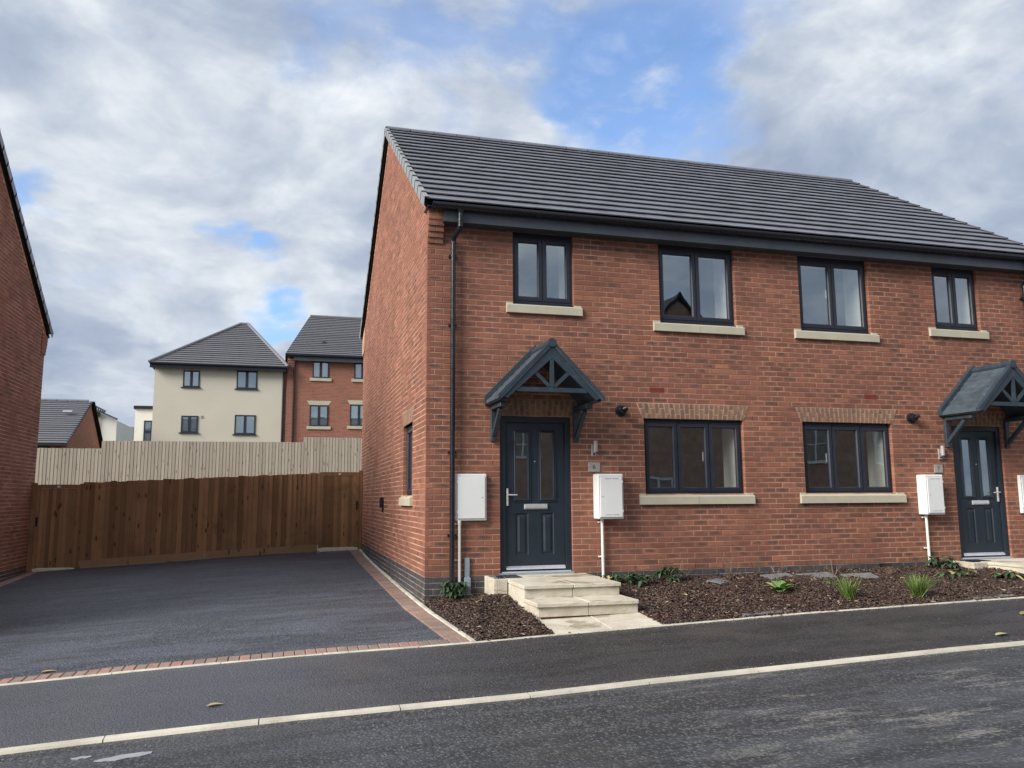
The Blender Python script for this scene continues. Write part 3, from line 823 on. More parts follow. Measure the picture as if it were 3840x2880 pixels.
for g in (D1, D2, G1, G2): flat_arch(g, (0, 0, 0), (1, 0, 0), (0, -1, 0), house)
flat_arch(SW, (0, 0, 0), (0, 1, 0), (-1, 0, 0), house)
# cast stone sills
def sill(s, P0, ux, nv, parent, opening, pieces=2, prj=0.045):
    x0, x1, z0, z1 = s; P0, ux, nv = Vector(P0), Vector(ux), Vector(nv)
    sl = root('sill', (P0+ux*((x0+x1)/2)+Vector((0, 0, z0)))) if False else None
    cuts = [x0, (x0+x1)/2+0.0, x1] if pieces == 2 else [x0, x1]
    for i in range(len(cuts)-1):
        a, b_ = cuts[i]+(0.002 if i else 0), cuts[i+1]-(0.002 if i < len(cuts)-2 else 0)
        m = MB(); prof = [(prj, z0), (prj, z1-0.045), (prj-0.006, z1-0.036), (-0.06, z1-0.004), (-0.12, z1-0.004), (-0.12, z0)]
        poly = [P0+ux*(a+0.001)+nv*n+Vector((0, 0, z)) for n, z in prof]
        m.prism(poly, ux*(b_-a-0.002))
        for (p, q) in ((x0, opening[0]), (opening[1], x1)):
            p2, q2 = max(p, a), min(q, b_)
            if q2-p2 > 0.02: 
                m.prism([P0+ux*(p2+0.006)+nv*n+Vector((0, 0, z)) for n, z in [(0.012, z1-0.03), (0.012, z1-0.003), (-0.05, z1+0.004), (-0.05, z1-0.03)]], ux*(q2-p2-0.012))
        m.build('sill', 'cast_stone', parent)
for k, g, pc in (('G1', G1, 2), ('G2', G2, 1), ('W1', W1, 1), ('W2', W2, 2), ('W3', W3, 2), ('W4', W4, 1)):
    sill(sills[k], (0, 0, 0), (1, 0, 0), (0, -1, 0), house, g, pc)
sill((1.06, 2.19, 0.90, 1.05), (0, 0, 0), (0, 1, 0), (-1, 0, 0), house, SW, 1)
# ------------------------------------------------------------------ windows
def window(g, P0, ux, nv, parent, lights, z0=None, set_back=0.062, vent=True, label=None, room=True, frost=False, handle=None, zt=None, head=0.045):
    """uPVC casement window: outer frame, one sash per light, glass, sub-sill, trickle vents and the room behind"""
    P0, ux, nv = Vector(P0), Vector(ux), Vector(nv); uz = Vector((0, 0, 1))
    a, b_ = g[0]+0.003, g[1]-0.003; c = g[2] if z0 is None else z0; d = (g[3] if zt is None else zt)-0.002
    def bx(m, s0, s1, n0, n1, z0_, z1_, bk=(0.5, 0, 0)):
        m.frame_box(P0+ux*s0+nv*n0+uz*z0_, ux*(s1-s0), nv*(n1-n0), uz*(z1_-z0_), bk)
    sb = -set_back
    m = MB(); fw = 0.052; ht = 0.075 if vent else head
    bx(m, a, a+fw, sb-0.07, sb, c, d); bx(m, b_-fw, b_, sb-0.07, sb, c, d)
    bx(m, a+fw, b_-fw, sb-0.07, sb, d-ht, d); bx(m, a+fw, b_-fw, sb-0.07, sb, c, c+0.055)
    n = len(lights); xs = [a+fw*0.55]; tot = sum(lights)
    for L in lights: xs.append(xs[-1]+(b_-a-fw*1.1)*L/tot)
    for x in xs[1:-1]: bx(m, x-0.013, x+0.013, sb-0.068, sb-0.004, c+0.055, d-ht)
    win = m.build('window', 'frame_anthracite', parent, label=label)
    # sub-sill
    m = MB(); m.prism([P0+ux*(a-0.0)+nv*nn+uz*z for nn, z in [(sb-0.06, c-0.004), (sb-0.06, c-0.032), (sb+0.048, c-0.040), (sb+0.05, c-0.022), (sb+0.002, c-0.004)]], ux*(b_-a))
    m.build('window_sill', 'frame_anthracite', win)
    for i in range(n):
        s0, s1 = xs[i]+0.006, xs[i+1]-0.006; za, zb = c+0.032, d-ht+0.022; w_ = 0.062
        m = MB()
        for (A, B) in (((s0, za), (s1, zb)),):
            o4 = [(s0, za), (s1, za), (s1, zb), (s0, zb)]; i4 = [(s0+w_, za+w_), (s1-w_, za+w_), (s1-w_, zb-w_), (s0+w_, zb-w_)]
            b4 = [(s0+w_-0.012, za+w_-0.012), (s1-w_+0.012, za+w_-0.012), (s1-w_+0.012, zb-w_+0.012), (s0+w_-0.012, zb-w_+0.012)]
            PP = lambda q, nn: P0+ux*q[0]+uz*q[1]+nv*nn
            for k in range(4):
                j = (k+1) % 4
                m.face([PP(o4[k], sb-0.01), PP(o4[j], sb-0.01), PP(o4[j], sb+0.010), PP(o4[k], sb+0.010)])
                m.face([PP(o4[k], sb+0.010), PP(o4[j], sb+0.010), PP(b4[j], sb+0.013), PP(b4[k], sb+0.013)])
                m.face([PP(b4[k], sb+0.013), PP(b4[j], sb+0.013), PP(i4[j], sb-0.004), PP(i4[k], sb-0.004)])
                m.face([PP(i4[k], sb-0.004), PP(i4[j], sb-0.004), PP(i4[j], sb-0.035), PP(i4[k], sb-0.035)])
        m.build('sash', 'frame_anthracite', win)
        m = MB(); g4 = [(s0+w_-0.004, za+w_-0.004), (s1-w_+0.004, za+w_-0.004), (s1-w_+0.004, zb-w_+0.004), (s0+w_-0.004, zb-w_+0.004)]
        m.face([P0+ux*q[0]+uz*q[1]+nv*(sb-0.020) for q in g4]); m.build('pane', 'frosted_glass' if frost else 'glass', win)
        if handle is not None and i == handle:
            hx = s1-w_+0.001 if handle < n-1 or n == 1 else s1-w_
            m = MB(); m.frame_box(P0+ux*(hx-0.020)+nv*(sb-0.045)+uz*((c+d)/2-0.06), ux*0.014, nv*0.012, uz*0.13); m.build('window_handle', 'white_upvc', win)
        if vent:
            m = MB(); vx0, vx1 = s0+0.03, s1-0.03
            m.prism([P0+ux*vx0+nv*nn+uz*z for nn, z in [(sb+0.001, d-0.052), (sb+0.020, d-0.047), (sb+0.016, d-0.034), (sb+0.001, d-0.026)]], ux*(vx1-vx0))
            m.build('trickle_vent', 'frame_anthracite', win)
    if room:
        m = MB(); r0 = sb-0.072; r1 = sb-0.46; dd = sb-2.6; a, b_, d = a+0.045, b_-0.045, d-0.03
        A = lambda s, z, nn: P0+ux*s+uz*z+nv*nn
        for (p, q) in (((a, c), (a, d)), ((b_, c), (b_, d)), ((a, d), (b_, d)), ((a, c), (b_, c))):
            m.face([A(*p, r0), A(*q, r0), A(*q, r1), A(*p, r1)])
        m.build('inner_reveal', 'interior_white', win)
        m = MB(); e = 0.45; a2, b2, c2, d2 = a-e, b_+e, c-0.8, d+0.22
        m.face([A(a2, c2, dd), A(b2, c2, dd), A(b2, d2, dd), A(a2, d2, dd)])
        for (p, q) in (((a2, c2), (a2, d2)), ((b2, c2), (b2, d2)), ((a2, d2), (b2, d2)), ((a2, c2), (b2, c2))):
            m.face([A(*p, r1), A(*q, r1), A(*q, dd), A(*p, dd)])
        # inner face of the wall round the opening
        for q4 in (((a2, c2), (a, c2), (a, d2), (a2, d2)), ((b_, c2), (b2, c2), (b2, d2), (b_, d2)), ((a, c2), (b_, c2), (b_, c), (a, c)), ((a, d), (b_, d), (b_, d2), (a, d2))):
            m.face([A(*q, r1) for q in q4])
        m.build('room', 'interior_dark' if c < 3 else 'interior_grey', win)
    return win
FX, FN = (1, 0, 0), (0, -1, 0)
window(G1, (0, 0, 0), FX, FN, house, (1, 1, 1), label='three-light ground floor window right of the number 6 door', handle=1)
window(G2, (0, 0, 0), FX, FN, house, (1, 1, 1), label='three-light ground floor window left of the number 7 door', handle=0)
window(W1, (0, 0, 0), FX, FN, house, (1, 1), z0=3.690, vent=False, zt=4.70, head=0.105)
window(W2, (0, 0, 0), FX, FN, house, (1, 1), z0=3.540, vent=False, zt=4.70, head=0.105)
window(W3, (0, 0, 0), FX, FN, house, (1, 1), z0=3.540, vent=False, handle=0, zt=4.70, head=0.105)
window(W4, (0, 0, 0), FX, FN, house, (1, 1), z0=3.690, vent=False, zt=4.70, head=0.105)
window(SW, (0, 0, 0), (0, 1, 0), (-1, 0, 0), house, (1,), label='narrow window low in the side wall')
# ------------------------------------------------------------------ doors
def door(g, handle_left, label):
    a, b_, c, d = g[0]+0.003, g[1]-0.003, 0.022, g[3]-0.002
    m = MB(); fw = 0.075; y0, y1 = 0.035, 0.115
    m.box(a, a+fw, y0, y1, c, d); m.box(b_-fw, b_, y0, y1, c, d); m.box(a+fw, b_-fw, y0, y1, d-0.078, d)
    m.box(a+fw, b_-fw, 0.06, 0.115, c, c+0.02)
    dr = m.build('door', 'door_navy', house, label=label)
    m = MB(); la, lb, lc, ld = a+fw+0.003, b_-fw-0.003, c+0.07, d-0.081; ly = 0.066
    gl = [(la+0.150, la+0.320), (la+0.493, la+0.668)]
    gl = [(la+(lb-la)*0.175, la+(lb-la)*0.385), (la+(lb-la)*0.600, la+(lb-la)*0.810)]
    gz0, gz1 = 0.985, 1.885
    S = [la, gl[0][0], gl[0][1], gl[1][0], gl[1][1], lb]; Z = [lc, 0.25, 0.80, gz0, gz1, ld]
    for i in range(5):
        for j in range(5):
            if j == 3 and i in (1, 3): continue
            if j == 1 and i in (1, 3): continue
            m.face([(S[i], ly, Z[j]), (S[i+1], ly, Z[j]), (S[i+1], ly, Z[j+1]), (S[i], ly, Z[j+1])])
    for (p, q) in gl:     # raised moulded panels below
        o4 = [(p, 0.25), (q, 0.25), (q, 0.80), (p, 0.80)]; prev = o4; py = ly
        for ins, yy in ((0.012, ly+0.014), (0.026, ly+0.014), (0.055, ly-0.003)):
            cur = [(p+ins, 0.25+ins), (q-ins, 0.25+ins), (q-ins, 0.80-ins), (p+ins, 0.80-ins)]
            for k in range(4):
                j = (k+1) % 4; m.face([(prev[k][0], py, prev[k][1]), (prev[j][0], py, prev[j][1]), (cur[j][0], yy, cur[j][1]), (cur[k][0], yy, cur[k][1])])
            prev, py = cur, yy
        m.face([(x, py, z) for x, z in prev])
    m.build('door_leaf', 'door_navy', dr)
    for (p, q) in gl:
        m = MB(); prev = [(p-0.038, gz0-0.038), (q+0.038, gz0-0.038), (q+0.038, gz1+0.038), (p-0.038, gz1+0.038)]; py = ly-0.001
        for ins, yy in ((0.004, ly-0.013), (0.014, ly-0.013), (0.018, ly-0.007), (0.030, ly-0.017), (0.044, ly-0.012), (0.046, ly+0.016)):
            cur = [(p-0.038+ins, gz0-0.038+ins), (q+0.038-ins, gz0-0.038+ins), (q+0.038-ins, gz1+0.038-ins), (p-0.038+ins, gz1+0.038-ins)]
            for k in range(4):
                j = (k+1) % 4; m.face([(prev[k][0], py, prev[k][1]), (prev[j][0], py, prev[j][1]), (cur[j][0], yy, cur[j][1]), (cur[k][0], yy, cur[k][1])])
            prev, py = cur, yy
        m.build('glazing_bead', 'door_navy', dr)
        m = MB(); m.face([(p, ly+0.006, gz0), (q, ly+0.006, gz0), (q, ly+0.006, gz1), (p, ly+0.006, gz1)]); m.build('pane', 'glass', dr)
    m = MB(); x0 = la+(lb-la)*0.315; x1 = x0+0.33
    m.cbox(x0, x1, ly-0.016, ly-0.0005, 0.852, 0.922, 0.005); m.prism([(x0+0.012, ly-0.016, 0.86), (x0+0.012, ly-0.032, 0.868), (x0+0.012, ly-0.028, 0.912), (x0+0.012, ly-0.016, 0.915)], (x1-x0-0.024, 0, 0))
    m.build('letter_plate', 'chrome', dr)
    hx = la+0.035 if handle_left else lb-0.035; sg = 1 if handle_left else -1
    m = MB(); m.tube([(hx, ly-0.008, 0.90), (hx, ly-0.008, 1.13)], 0.017, 14)
    m.tube([(hx, ly-0.01, 1.045), (hx, ly-0.055, 1.045)], 0.010, 10); m.tube([(hx-0.004*sg, ly-0.055, 1.045), (hx+0.125*sg, ly-0.058, 1.042)], [0.011, 0.008], 10)
    m.build('door_handle', 'chrome', dr)
    m = MB(); m.tube([((la+lb)/2, ly, 1.49), ((la+lb)/2, ly-0.006, 1.49)], 0.009, 12); m.build('spy_hole', 'chrome', dr)
    m = MB(); m.prism([(la+0.01, ly, c+0.045), (la+0.01, ly-0.030, c+0.040), (la+0.01, ly-0.022, c+0.062), (la+0.01, ly, c+0.085)], (lb-la-0.02, 0, 0))
    m.prism([(a+0.02, 0.09, c+0.002), (a+0.02, 0.005, c+0.002), (a+0.02, 0.010, c+0.016), (a+0.02, 0.09, c+0.022)], (b_-a-0.04, 0, 0))
    m.build('threshold', 'aluminium', dr)
    m = MB(); m.box(a-0.02, b_+0.02, -0.01, 0.10, -0.02, c); m.build('door_sill', 'grey_plastic', dr)
    m = MB(); m.box(a, b_, 0.9, 0.92, 0.0, 2.3); m.box(a-.05, a-.03, 0.13, 0.9, 0.0, 2.3); m.box(b_+.03, b_+.05, 0.13, 0.9, 0.0, 2.3); m.box(a-.05, b_+.05, .13, .92, 2.3, 2.32); m.build('room', 'interior_pale', dr)
door(D1, True, 'navy panelled front door of number 6, handle on its left')
door(D2, False, 'navy panelled front door of number 7, handle on its right')

# ------------------------------------------------------------------ door canopies
def canopy(cx, label):
    hw, prj, ze, zr = 0.695, 0.80, 2.262, 2.965
    cp = root('canopy', (cx, 0, 2.25)); attach(cp, house); cp.matrix_parent_inverse = Matrix.Translation(-Vector(house.location)); cp['label'] = label
    # front gable board with an open truss
    sl = math.atan2(zr-ze, hw); t = 0.135
    def board(y0, y1, wd, zoff, inset=0.0):
        m = MB()
        for sg in (-1, 1):
            n = Vector((sg*math.sin(sl), 0, math.cos(sl)))
            p0 = Vector((cx+sg*(hw-inset), y0, ze+zoff)); p1 = Vector((cx, y0, zr+zoff+inset*0))
            q0 = p0-Vector((sg*0.0, 0, 0)); dn = wd/math.cos(sl)
            m.prism([(cx, y0, zr+zoff), (cx+sg*(hw-inset), y0, ze+zoff+inset*math.tan(sl)), (cx+sg*(hw-inset)-sg*wd*0.55, y0, ze+zoff+inset*math.tan(sl)-wd*0.30), (cx, y0, zr+zoff-dn)], (0, y1-y0, 0))
        return m
    board(-prj+0.015, -prj+0.055, 0.125, -0.012, 0.03).build('barge_board', 'canopy_grp', cp)
    m = MB(); zc = 2.335; y0, y1 = -prj+0.022, -prj+0.050
    half = hw-0.10-(zc-ze)*0.55
    m.box(cx-0.47, cx+0.47, y0, y1, zc, zc+0.058)
    m.box(cx-0.026, cx+0.026, y0-0.003, y1+0.003, zc+0.055, zr-0.13)
    for sg in (-1, 1): m.beam((cx+sg*0.035, (y0+y1)/2, zc+0.075), (cx+sg*0.27, (y0+y1)/2, zc+0.295), 0.026, 0.046, up=(0, 0, 1))
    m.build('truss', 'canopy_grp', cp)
    # moulded roof slopes: shallow steps parallel to the ridge
    n = 9
    for sg in (-1, 1):
        m = MB()
        prof = []
        for i in range(n+1):
            f = i/n; x = f*hw; z = zr-f*(zr-ze)
            prof.append((x, z+0.010)); 
            if i < n: prof.append((x+hw/n*0.82, zr-(i+0.82)/n*(zr-ze)+0.026)); prof.append((x+hw/n*0.97, zr-(i+0.97)/n*(zr-ze)+0.012))
        prof = prof[1:]
        low = [(hw+0.004, ze-0.012), (hw-0.02, ze-0.022), (0, zr-0.022)]
        poly = [(cx+sg*x, -prj, z) for x, z in [(0, zr+0.012)]+prof+low]
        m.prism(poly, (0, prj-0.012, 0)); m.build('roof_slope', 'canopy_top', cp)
        # raised front verge and rear flashing upstand
        for yy, w_, h_ in ((-prj-0.006, 0.07, 0.036), (-0.075, 0.07, 0.095)):
            m = MB(); m.prism([(cx, yy, zr+0.012), (cx+sg*(hw+0.012), yy, ze-0.018), (cx+sg*(hw+0.014), yy, ze+h_-0.004), (cx, yy, zr+h_+0.014)], (0, w_, 0)); m.build('verge_strip', 'canopy_grp', cp)
        m = MB()
        for f in (0.12, 0.5, 0.88):
            for yy in (-prj+0.02,):
                p = Vector((cx+sg*hw*f, yy, zr-f*(zr-ze)+0.045)); m.tube([p, p+Vector((0, 0, 0.012))], 0.010, 8)
            p = Vector((cx+sg*hw*f, -0.075, zr-f*(zr-ze)+0.045)); m.tube([p, p+Vector((0, -0.008, 0))], 0.010, 8)
        m.build('cover_caps', 'canopy_grp', cp, kind='stuff')
        # soffit
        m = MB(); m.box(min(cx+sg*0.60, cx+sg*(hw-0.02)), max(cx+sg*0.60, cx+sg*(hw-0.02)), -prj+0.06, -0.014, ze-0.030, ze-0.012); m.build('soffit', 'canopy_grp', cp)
    m = MB(); m.tube([(cx, -prj-0.012, zr+0.010), (cx, -0.012, zr+0.010)], 0.058, 18); m.build('ridge', 'canopy_grp', cp, smooth=False)
    m = MB()
    for sg in (-1, 1): m.face([(cx, -prj+0.06, zr-0.03), (cx+sg*(hw-0.04), -prj+0.06, ze-0.0), (cx+sg*(hw-0.04), -0.014, ze-0.0), (cx, -0.014, zr-0.03)])
    m.build('lining', 'canopy_grp', cp)
    # gallows brackets
    for sg in (-1, 1):
        bx = cx+sg*0.585; m = MB()
        m.cbox(bx-0.038, bx+0.038, -0.048, -0.002, 1.750, ze-0.032, 0.005)
        m.cbox(bx-0.042, bx+0.042, -0.50, -0.049, ze-0.095, ze-0.032, 0.005)
        m.beam((bx, -0.045, 1.835), (bx, -0.395, ze-0.115), 0.05, 0.052, up=(0, -1, 0.3))
        m.cbox(bx-0.046, bx+0.046, -0.56, -0.45, ze-0.10, ze-0.034, 0.006)
        for z in (1.79, 2.10): m.tube([(bx, -0.048, z), (bx, -0.056, z)], 0.012, 8)
        m.build('bracket', 'canopy_grp', cp)
canopy(1.492, 'blue-grey gabled canopy over the number 6 door')
canopy(8.868, 'blue-grey gabled canopy over the number 7 door')

# ------------------------------------------------------------------ roof
GAUGE = 0.345; TW = 0.300
LS = (RY-EAVE_Y)/math.cos(PITCH); NC = 17; gauge = (LS-0.03)/NC
roof = MB()
roof.prism([(-0.03, EAVE_Y+0.06, EAVE_Z-0.055), (-0.03, RY, RZ-0.075), (-0.03, 2*RY-EAVE_Y-0.06, EAVE_Z-0.055), (-0.03, 2*RY-EAVE_Y-0.06, EAVE_Z-0.075), (-0.03, RY, RZ-0.100), (-0.03, EAVE_Y+0.06, EAVE_Z-0.075)], (WH+0.06, 0, 0))
roof = roof.build('roof', 'roof_membrane', house)
ud = Vector((0, math.cos(PITCH), math.sin(PITCH))); un = Vector((0, -math.sin(PITCH), math.cos(PITCH)))
E0 = Vector((0, EAVE_Y, EAVE_Z))
def tile_geo(m, o, ud, un, wdt, ln, bk, th=0.017, tilt=0.040):
    """flat interlocking tile: o = lower left corner on the batten plane, nose raised"""
    ux = Vector((1, 0, 0)); 
    up = (ud*ln-un*tilt).normalized(); nn = up.cross(ux)*-1 if up.cross(ux).dot(un) < 0 else up.cross(ux)
    c = 0.004
    A = o+un*tilt
    vs = [A+ux*0.0015, A+ux*(wdt-0.0015), A+ux*(wdt-0.0015)+up*ln, A+ux*0.0015+up*ln]
    lo = [p-nn*th for p in vs]
    tp = [vs[0]+ux*c+up*c, vs[1]-ux*c+up*c, vs[2]-ux*c, vs[3]+ux*c]; md = [p-nn*c for p in vs]
    fs = [(0, 1, 2, 3)]
    m.solid(tp+md+lo, [(0, 1, 2, 3), (4, 5, 1, 0), (5, 6, 2, 1), (7, 4, 0, 3), (8, 9, 5, 4), (9, 10, 6, 5), (11, 8, 4, 7), (8, 11, 10, 9)], bk)
tiles = []
for c in range(NC):
    s = 0.005+c*gauge
    x = -0.055 if c % 2 == 0 else -0.055-TW/2
    while x < WH+0.05:
        a, b_ = max(x, -0.055), min(x+TW, WH+0.055)
        if b_-a > 0.03: tiles.append((a, b_, s))
        x += TW
def vis_size(c):
    d = c-CAM; dep = d.dot(FW); u = d.dot(RI)/dep*FPX; v = d.dot(UP)/dep*FPX
    return (1 if abs(u) < 1950 and abs(v) < 1470 else 0.01)/d.length**2
tiles.sort(key=lambda t: -vis_size(E0+Vector(((t[0]+t[1])/2, 0, 0))+ud*(t[2]+0.17)))
rest = MB()
for i, (a, b_, s) in enumerate(tiles):
    bk = (random.random(), 0, random.random()); m = MB() if i < 300 else rest
    tile_geo(m, E0+ud*(s+random.uniform(-0.002, 0.002))+Vector((a, 0, 0))+un*random.uniform(0, 0.0025), ud, un, b_-a, gauge+0.06, bk)
    if i < 300: m.build('roof_tile', 'roof_tile', roof)
rest.build('roof_tiling', 'roof_tile', roof, kind='stuff')
# rear slope, courses only
m = MB(); ud2 = Vector((0, -ud.y, ud.z)); un2 = Vector((0, -un.y, un.z)); E2 = Vector((0, 2*RY-EAVE_Y, EAVE_Z))
for c in range(NC):
    o = E2+ud2*(0.005+c*gauge); A = o+un2*0.028+Vector((-0.055, 0, 0)); up = (ud2*gauge-un2*0.0).normalized()
    m.frame_box(A, (WH+0.11, 0, 0), ud2*(gauge+0.05)-un2*0.03, un2*-0.02, (random.random(), 0, random.random()))
m.build('rear_tiling', 'roof_tile', roof, kind='stuff')
# ridge tiles with dry-ridge unions
nr = 23; rl = (WH+0.12)/nr
for i in range(nr):
    x0 = -0.06+i*rl; m = MB(); prof = []
    for k in range(-5, 6):
        t = k/5*R(74); prof.append((RY+0.135*math.sin(t)*1.05, RZ-0.062+0.118*math.cos(t)))
    inn = [(y, z-0.018) for y, z in prof][::-1]
    m.prism([(x0+0.006, y, z+0.0) for y, z in prof+inn], (rl-0.012, 0, 0), (random.random(), 0, 0.3)); m.build('ridge_tile', 'roof_tile', roof)
m = MB()
for i in range(nr+1):
    x0 = -0.06+i*rl
    for k in range(-3, 3):
        t0, t1 = k/3*R(58), (k+1)/3*R(58)
        m.face([(x0-0.012, RY+0.138*math.sin(t0), RZ-0.069+0.118*math.cos(t0)), (x0+0.012, RY+0.138*math.sin(t0), RZ-0.069+0.118*math.cos(t0)), (x0+0.012, RY+0.138*math.sin(t1), RZ-0.069+0.118*math.cos(t1)), (x0-0.012, RY+0.138*math.sin(t1), RZ-0.069+0.118*math.cos(t1))])
m.build('ridge_union', 'black_plastic', roof)
# dry verge caps, one per course, both slopes of both gables
def verge(xe, sg, E_, ud_, un_, count, g_, parent, mat='verge_cap', h=0.15, wide=0.062):
    for c in range(count):
        o = E_+ud_*(c*g_+0.0)+Vector((xe, 0, 0)); L = g_+0.045
        m = MB()
        lift0, lift1 = 0.052, 0.030
        a0 = o+un_*lift0; a1 = o+ud_*L+un_*lift1
        i0 = a0-Vector((sg*wide, 0, 0)); i1 = a1-Vector((sg*wide, 0, 0))
        d0 = a0-un_*h; d1 = a1-un_*h*0.86
        t = Vector((-sg*0.006, 0, 0)); nn = -un_*0.008
        m.solid([i0, a0, a1, i1, i0+nn, a0+nn+t, a1+nn+t, i1+nn], [(0, 1, 2, 3), (4, 7, 6, 5), (0, 4, 5, 1), (3, 2, 6, 7), (0, 3, 7, 4)], (random.random()*0.5+.3, 0, 0.2))
        m.solid([a0, d0, d1, a1, a0+t, d0+t, d1+t, a1+t], [(0, 1, 2, 3), (4, 7, 6, 5), (0, 4, 5, 1), (1, 5, 6, 2)], (random.random()*0.5+.3, 0, 0.2))
        m.build('verge_cap', mat, parent)
verge(-0.085, -1, E0, ud, un, NC, gauge, roof)
verge(-0.085, -1, E2, ud2, un2, NC, gauge, roof)
verge(WH+0.085, 1, E0, ud, un, NC, gauge, roof, mat='roof_tile')
for s_, E_, u_, n_ in ((1, E0, ud, un), (1, E2, ud2, un2)):
    for xx in (-0.05, WH+0.03):
        m = MB(); m.frame_box(E_+Vector((xx, 0, 0))+u_*0.05-n_*0.11, (0.02, 0, 0), u_*(LS-0.08), n_*0.10); m.build('barge_strip', 'roof_membrane', roof)
# fascia, soffit, gutter
m = MB(); m.box(0.185, WH-0.185, -0.205, -0.187, 4.680, 4.90); m.box(0.185, WH-0.185, -0.187, 0.004, 4.684, 4.700); m.build('fascia', 'fascia_grey', house)
m = MB(); m.box(-0.04, WH+0.04, -0.19, 0.10, 4.872, 4.888); m.build('eaves_board', 'black_plastic', house)
m = MB(); gy, gz, gr = -0.262, 4.885, 0.056; prof = []
for k in range(0, 13):
    t = math.pi+math.pi*k/12; prof.append((gy+gr*math.cos(t), gz+gr*math.sin(t)*1.05))
prof = [(gy-gr, gz+0.018)]+prof+[(gy+gr, gz+0.018)]
inn = [(gy+(y-gy)*0.93, z if z > gz else gz+(z-gz)*0.93) for y, z in prof][::-1]
m.prism([(0.02, y, z) for y, z in prof+inn], (WH-0.04, 0, 0))
for xx in (0.02, WH-0.03): m.prism([(xx, y, z) for y, z in [(gy+(y-gy)*1.06, z) for y, z in prof]], (0.012, 0, 0))
m.build('gutter', 'black_plastic', house)
m = MB(); x = 0.30
while x < WH:
    m.prism([(x, gy+(y-gy)*1.09, z if z > gz else gz+(z-gz)*1.09) for y, z in prof], (0.028, 0, 0)); x += 0.78
m.build('gutter_bracket', 'black_plastic', house)
def downpipe(x, sx):
    xt = x+sx*0.058
    m = MB(); m.tube([(xt, gy+0.01, gz-0.03), (xt, gy+0.01, gz-0.095)], [0.052, 0.036], 16)
    m.tube([(xt, gy+0.015, gz-0.09), (xt, gy+0.02, 4.615), (xt-sx*0.006, gy+0.035, 4.585), (x+sx*0.004, -0.09, 4.50), (x, -0.062, 4.46), (x, -0.062, 4.42)], 0.036, 16)
    m.tube([(x, -0.062, 4.43), (x, -0.062, 3.42)], 0.034, 16); m.tube([(x, -0.062, 3.44), (x, -0.062, 3.36)], 0.038, 16)
    m.tube([(x, -0.062, 3.38), (x, -0.062, -0.28)], 0.034, 16)
    for zz in (4.46, 4.60, 4.68): m.tube([(x if zz < 4.5 else xt, -0.062 if zz < 4.5 else gy+0.018, zz), (x if zz < 4.5 else xt, -0.062 if zz < 4.5 else gy+0.018, zz+0.03)], 0.039, 16)
    m.build('downpipe', 'black_plastic', house)
    for zz in (4.25, 3.30, 1.60, 0.53):
        m = MB(); m.box(x-0.055, x+0.055, -0.052, -0.001, zz-0.015, zz+0.015); m.tube([(x, -0.062, zz-0.014), (x, -0.062, zz+0.014)], 0.038, 16)
        m.build('pipe_clip', 'black_plastic', house)
downpipe(0.345, 1); downpipe(WH-0.40, -1)
# brick kneelers (corbelled eaves corners)
def kneeler(x0, x1, sy, y0, z_off, parent, sidex, nvx, xm):
    """four stepped courses; y0 = wall face, sy = outward direction"""
    for i, (zz, pr) in enumerate(((4.425, 0.028), (4.50, 0.056), (4.575, 0.084), (4.65, 0.112), (4.725, 0.125), (4.80, 0.130))):
        z = zz+z_off+0.004
        m = MB(); m.box(x0, x1, min(y0+sy*pr-sy*0.004, y0-sy*0.02), max(y0+sy*pr-sy*0.004, y0-sy*0.02), z-0.004, z+0.072); m.build('kneeler_bed', 'mortar', parent)
        segs = [(x0, x0+0.1025), (x0+0.1125, x1)] if i != 4 else [(x0, x1)]
        for a, b_ in segs:
            m = MB(); brick_faces(m, ((a+b_)/2, y0+sy*pr, z+0.004+HB/2), (1, 0, 0), (0, sy, 0), b_-a, HB, brick_tone(0.1), depth=pr+0.02); m.build('kneeler_brick', 'red_brick', parent)
        m = MB(); yc = y0+sy*(pr-0.003)/2; brick_faces(m, (xm+nvx*0.002, yc, z+0.004+HB/2), (0, 1, 0), (nvx, 0, 0), pr-0.005, HB, brick_tone(0.1), depth=0.006); m.build('kneeler_brick', 'red_brick', parent)
kneeler(-0.004, 0.212, -1, 0.0, 0, house, 0, -1, -0.006)
kneeler(WH-0.212, WH, -1, 0.0, 0, house, 0, 1, WH)
kneeler(-0.004, 0.212, 1, DH, 0, house, 0, -1, -0.006)
# thin kneeler slip on the gable face
m = MB(); m.prism([(-0.022, DH-0.0, 4.43), (-0.022, DH+0.13, 4.55), (-0.022, DH+0.13, 4.83), (-0.022, DH-0.42, 5.06), (-0.022, DH-0.42, 4.50)], (0.02, 0, 0)); m.build('kneeler_bed', 'mortar', house)

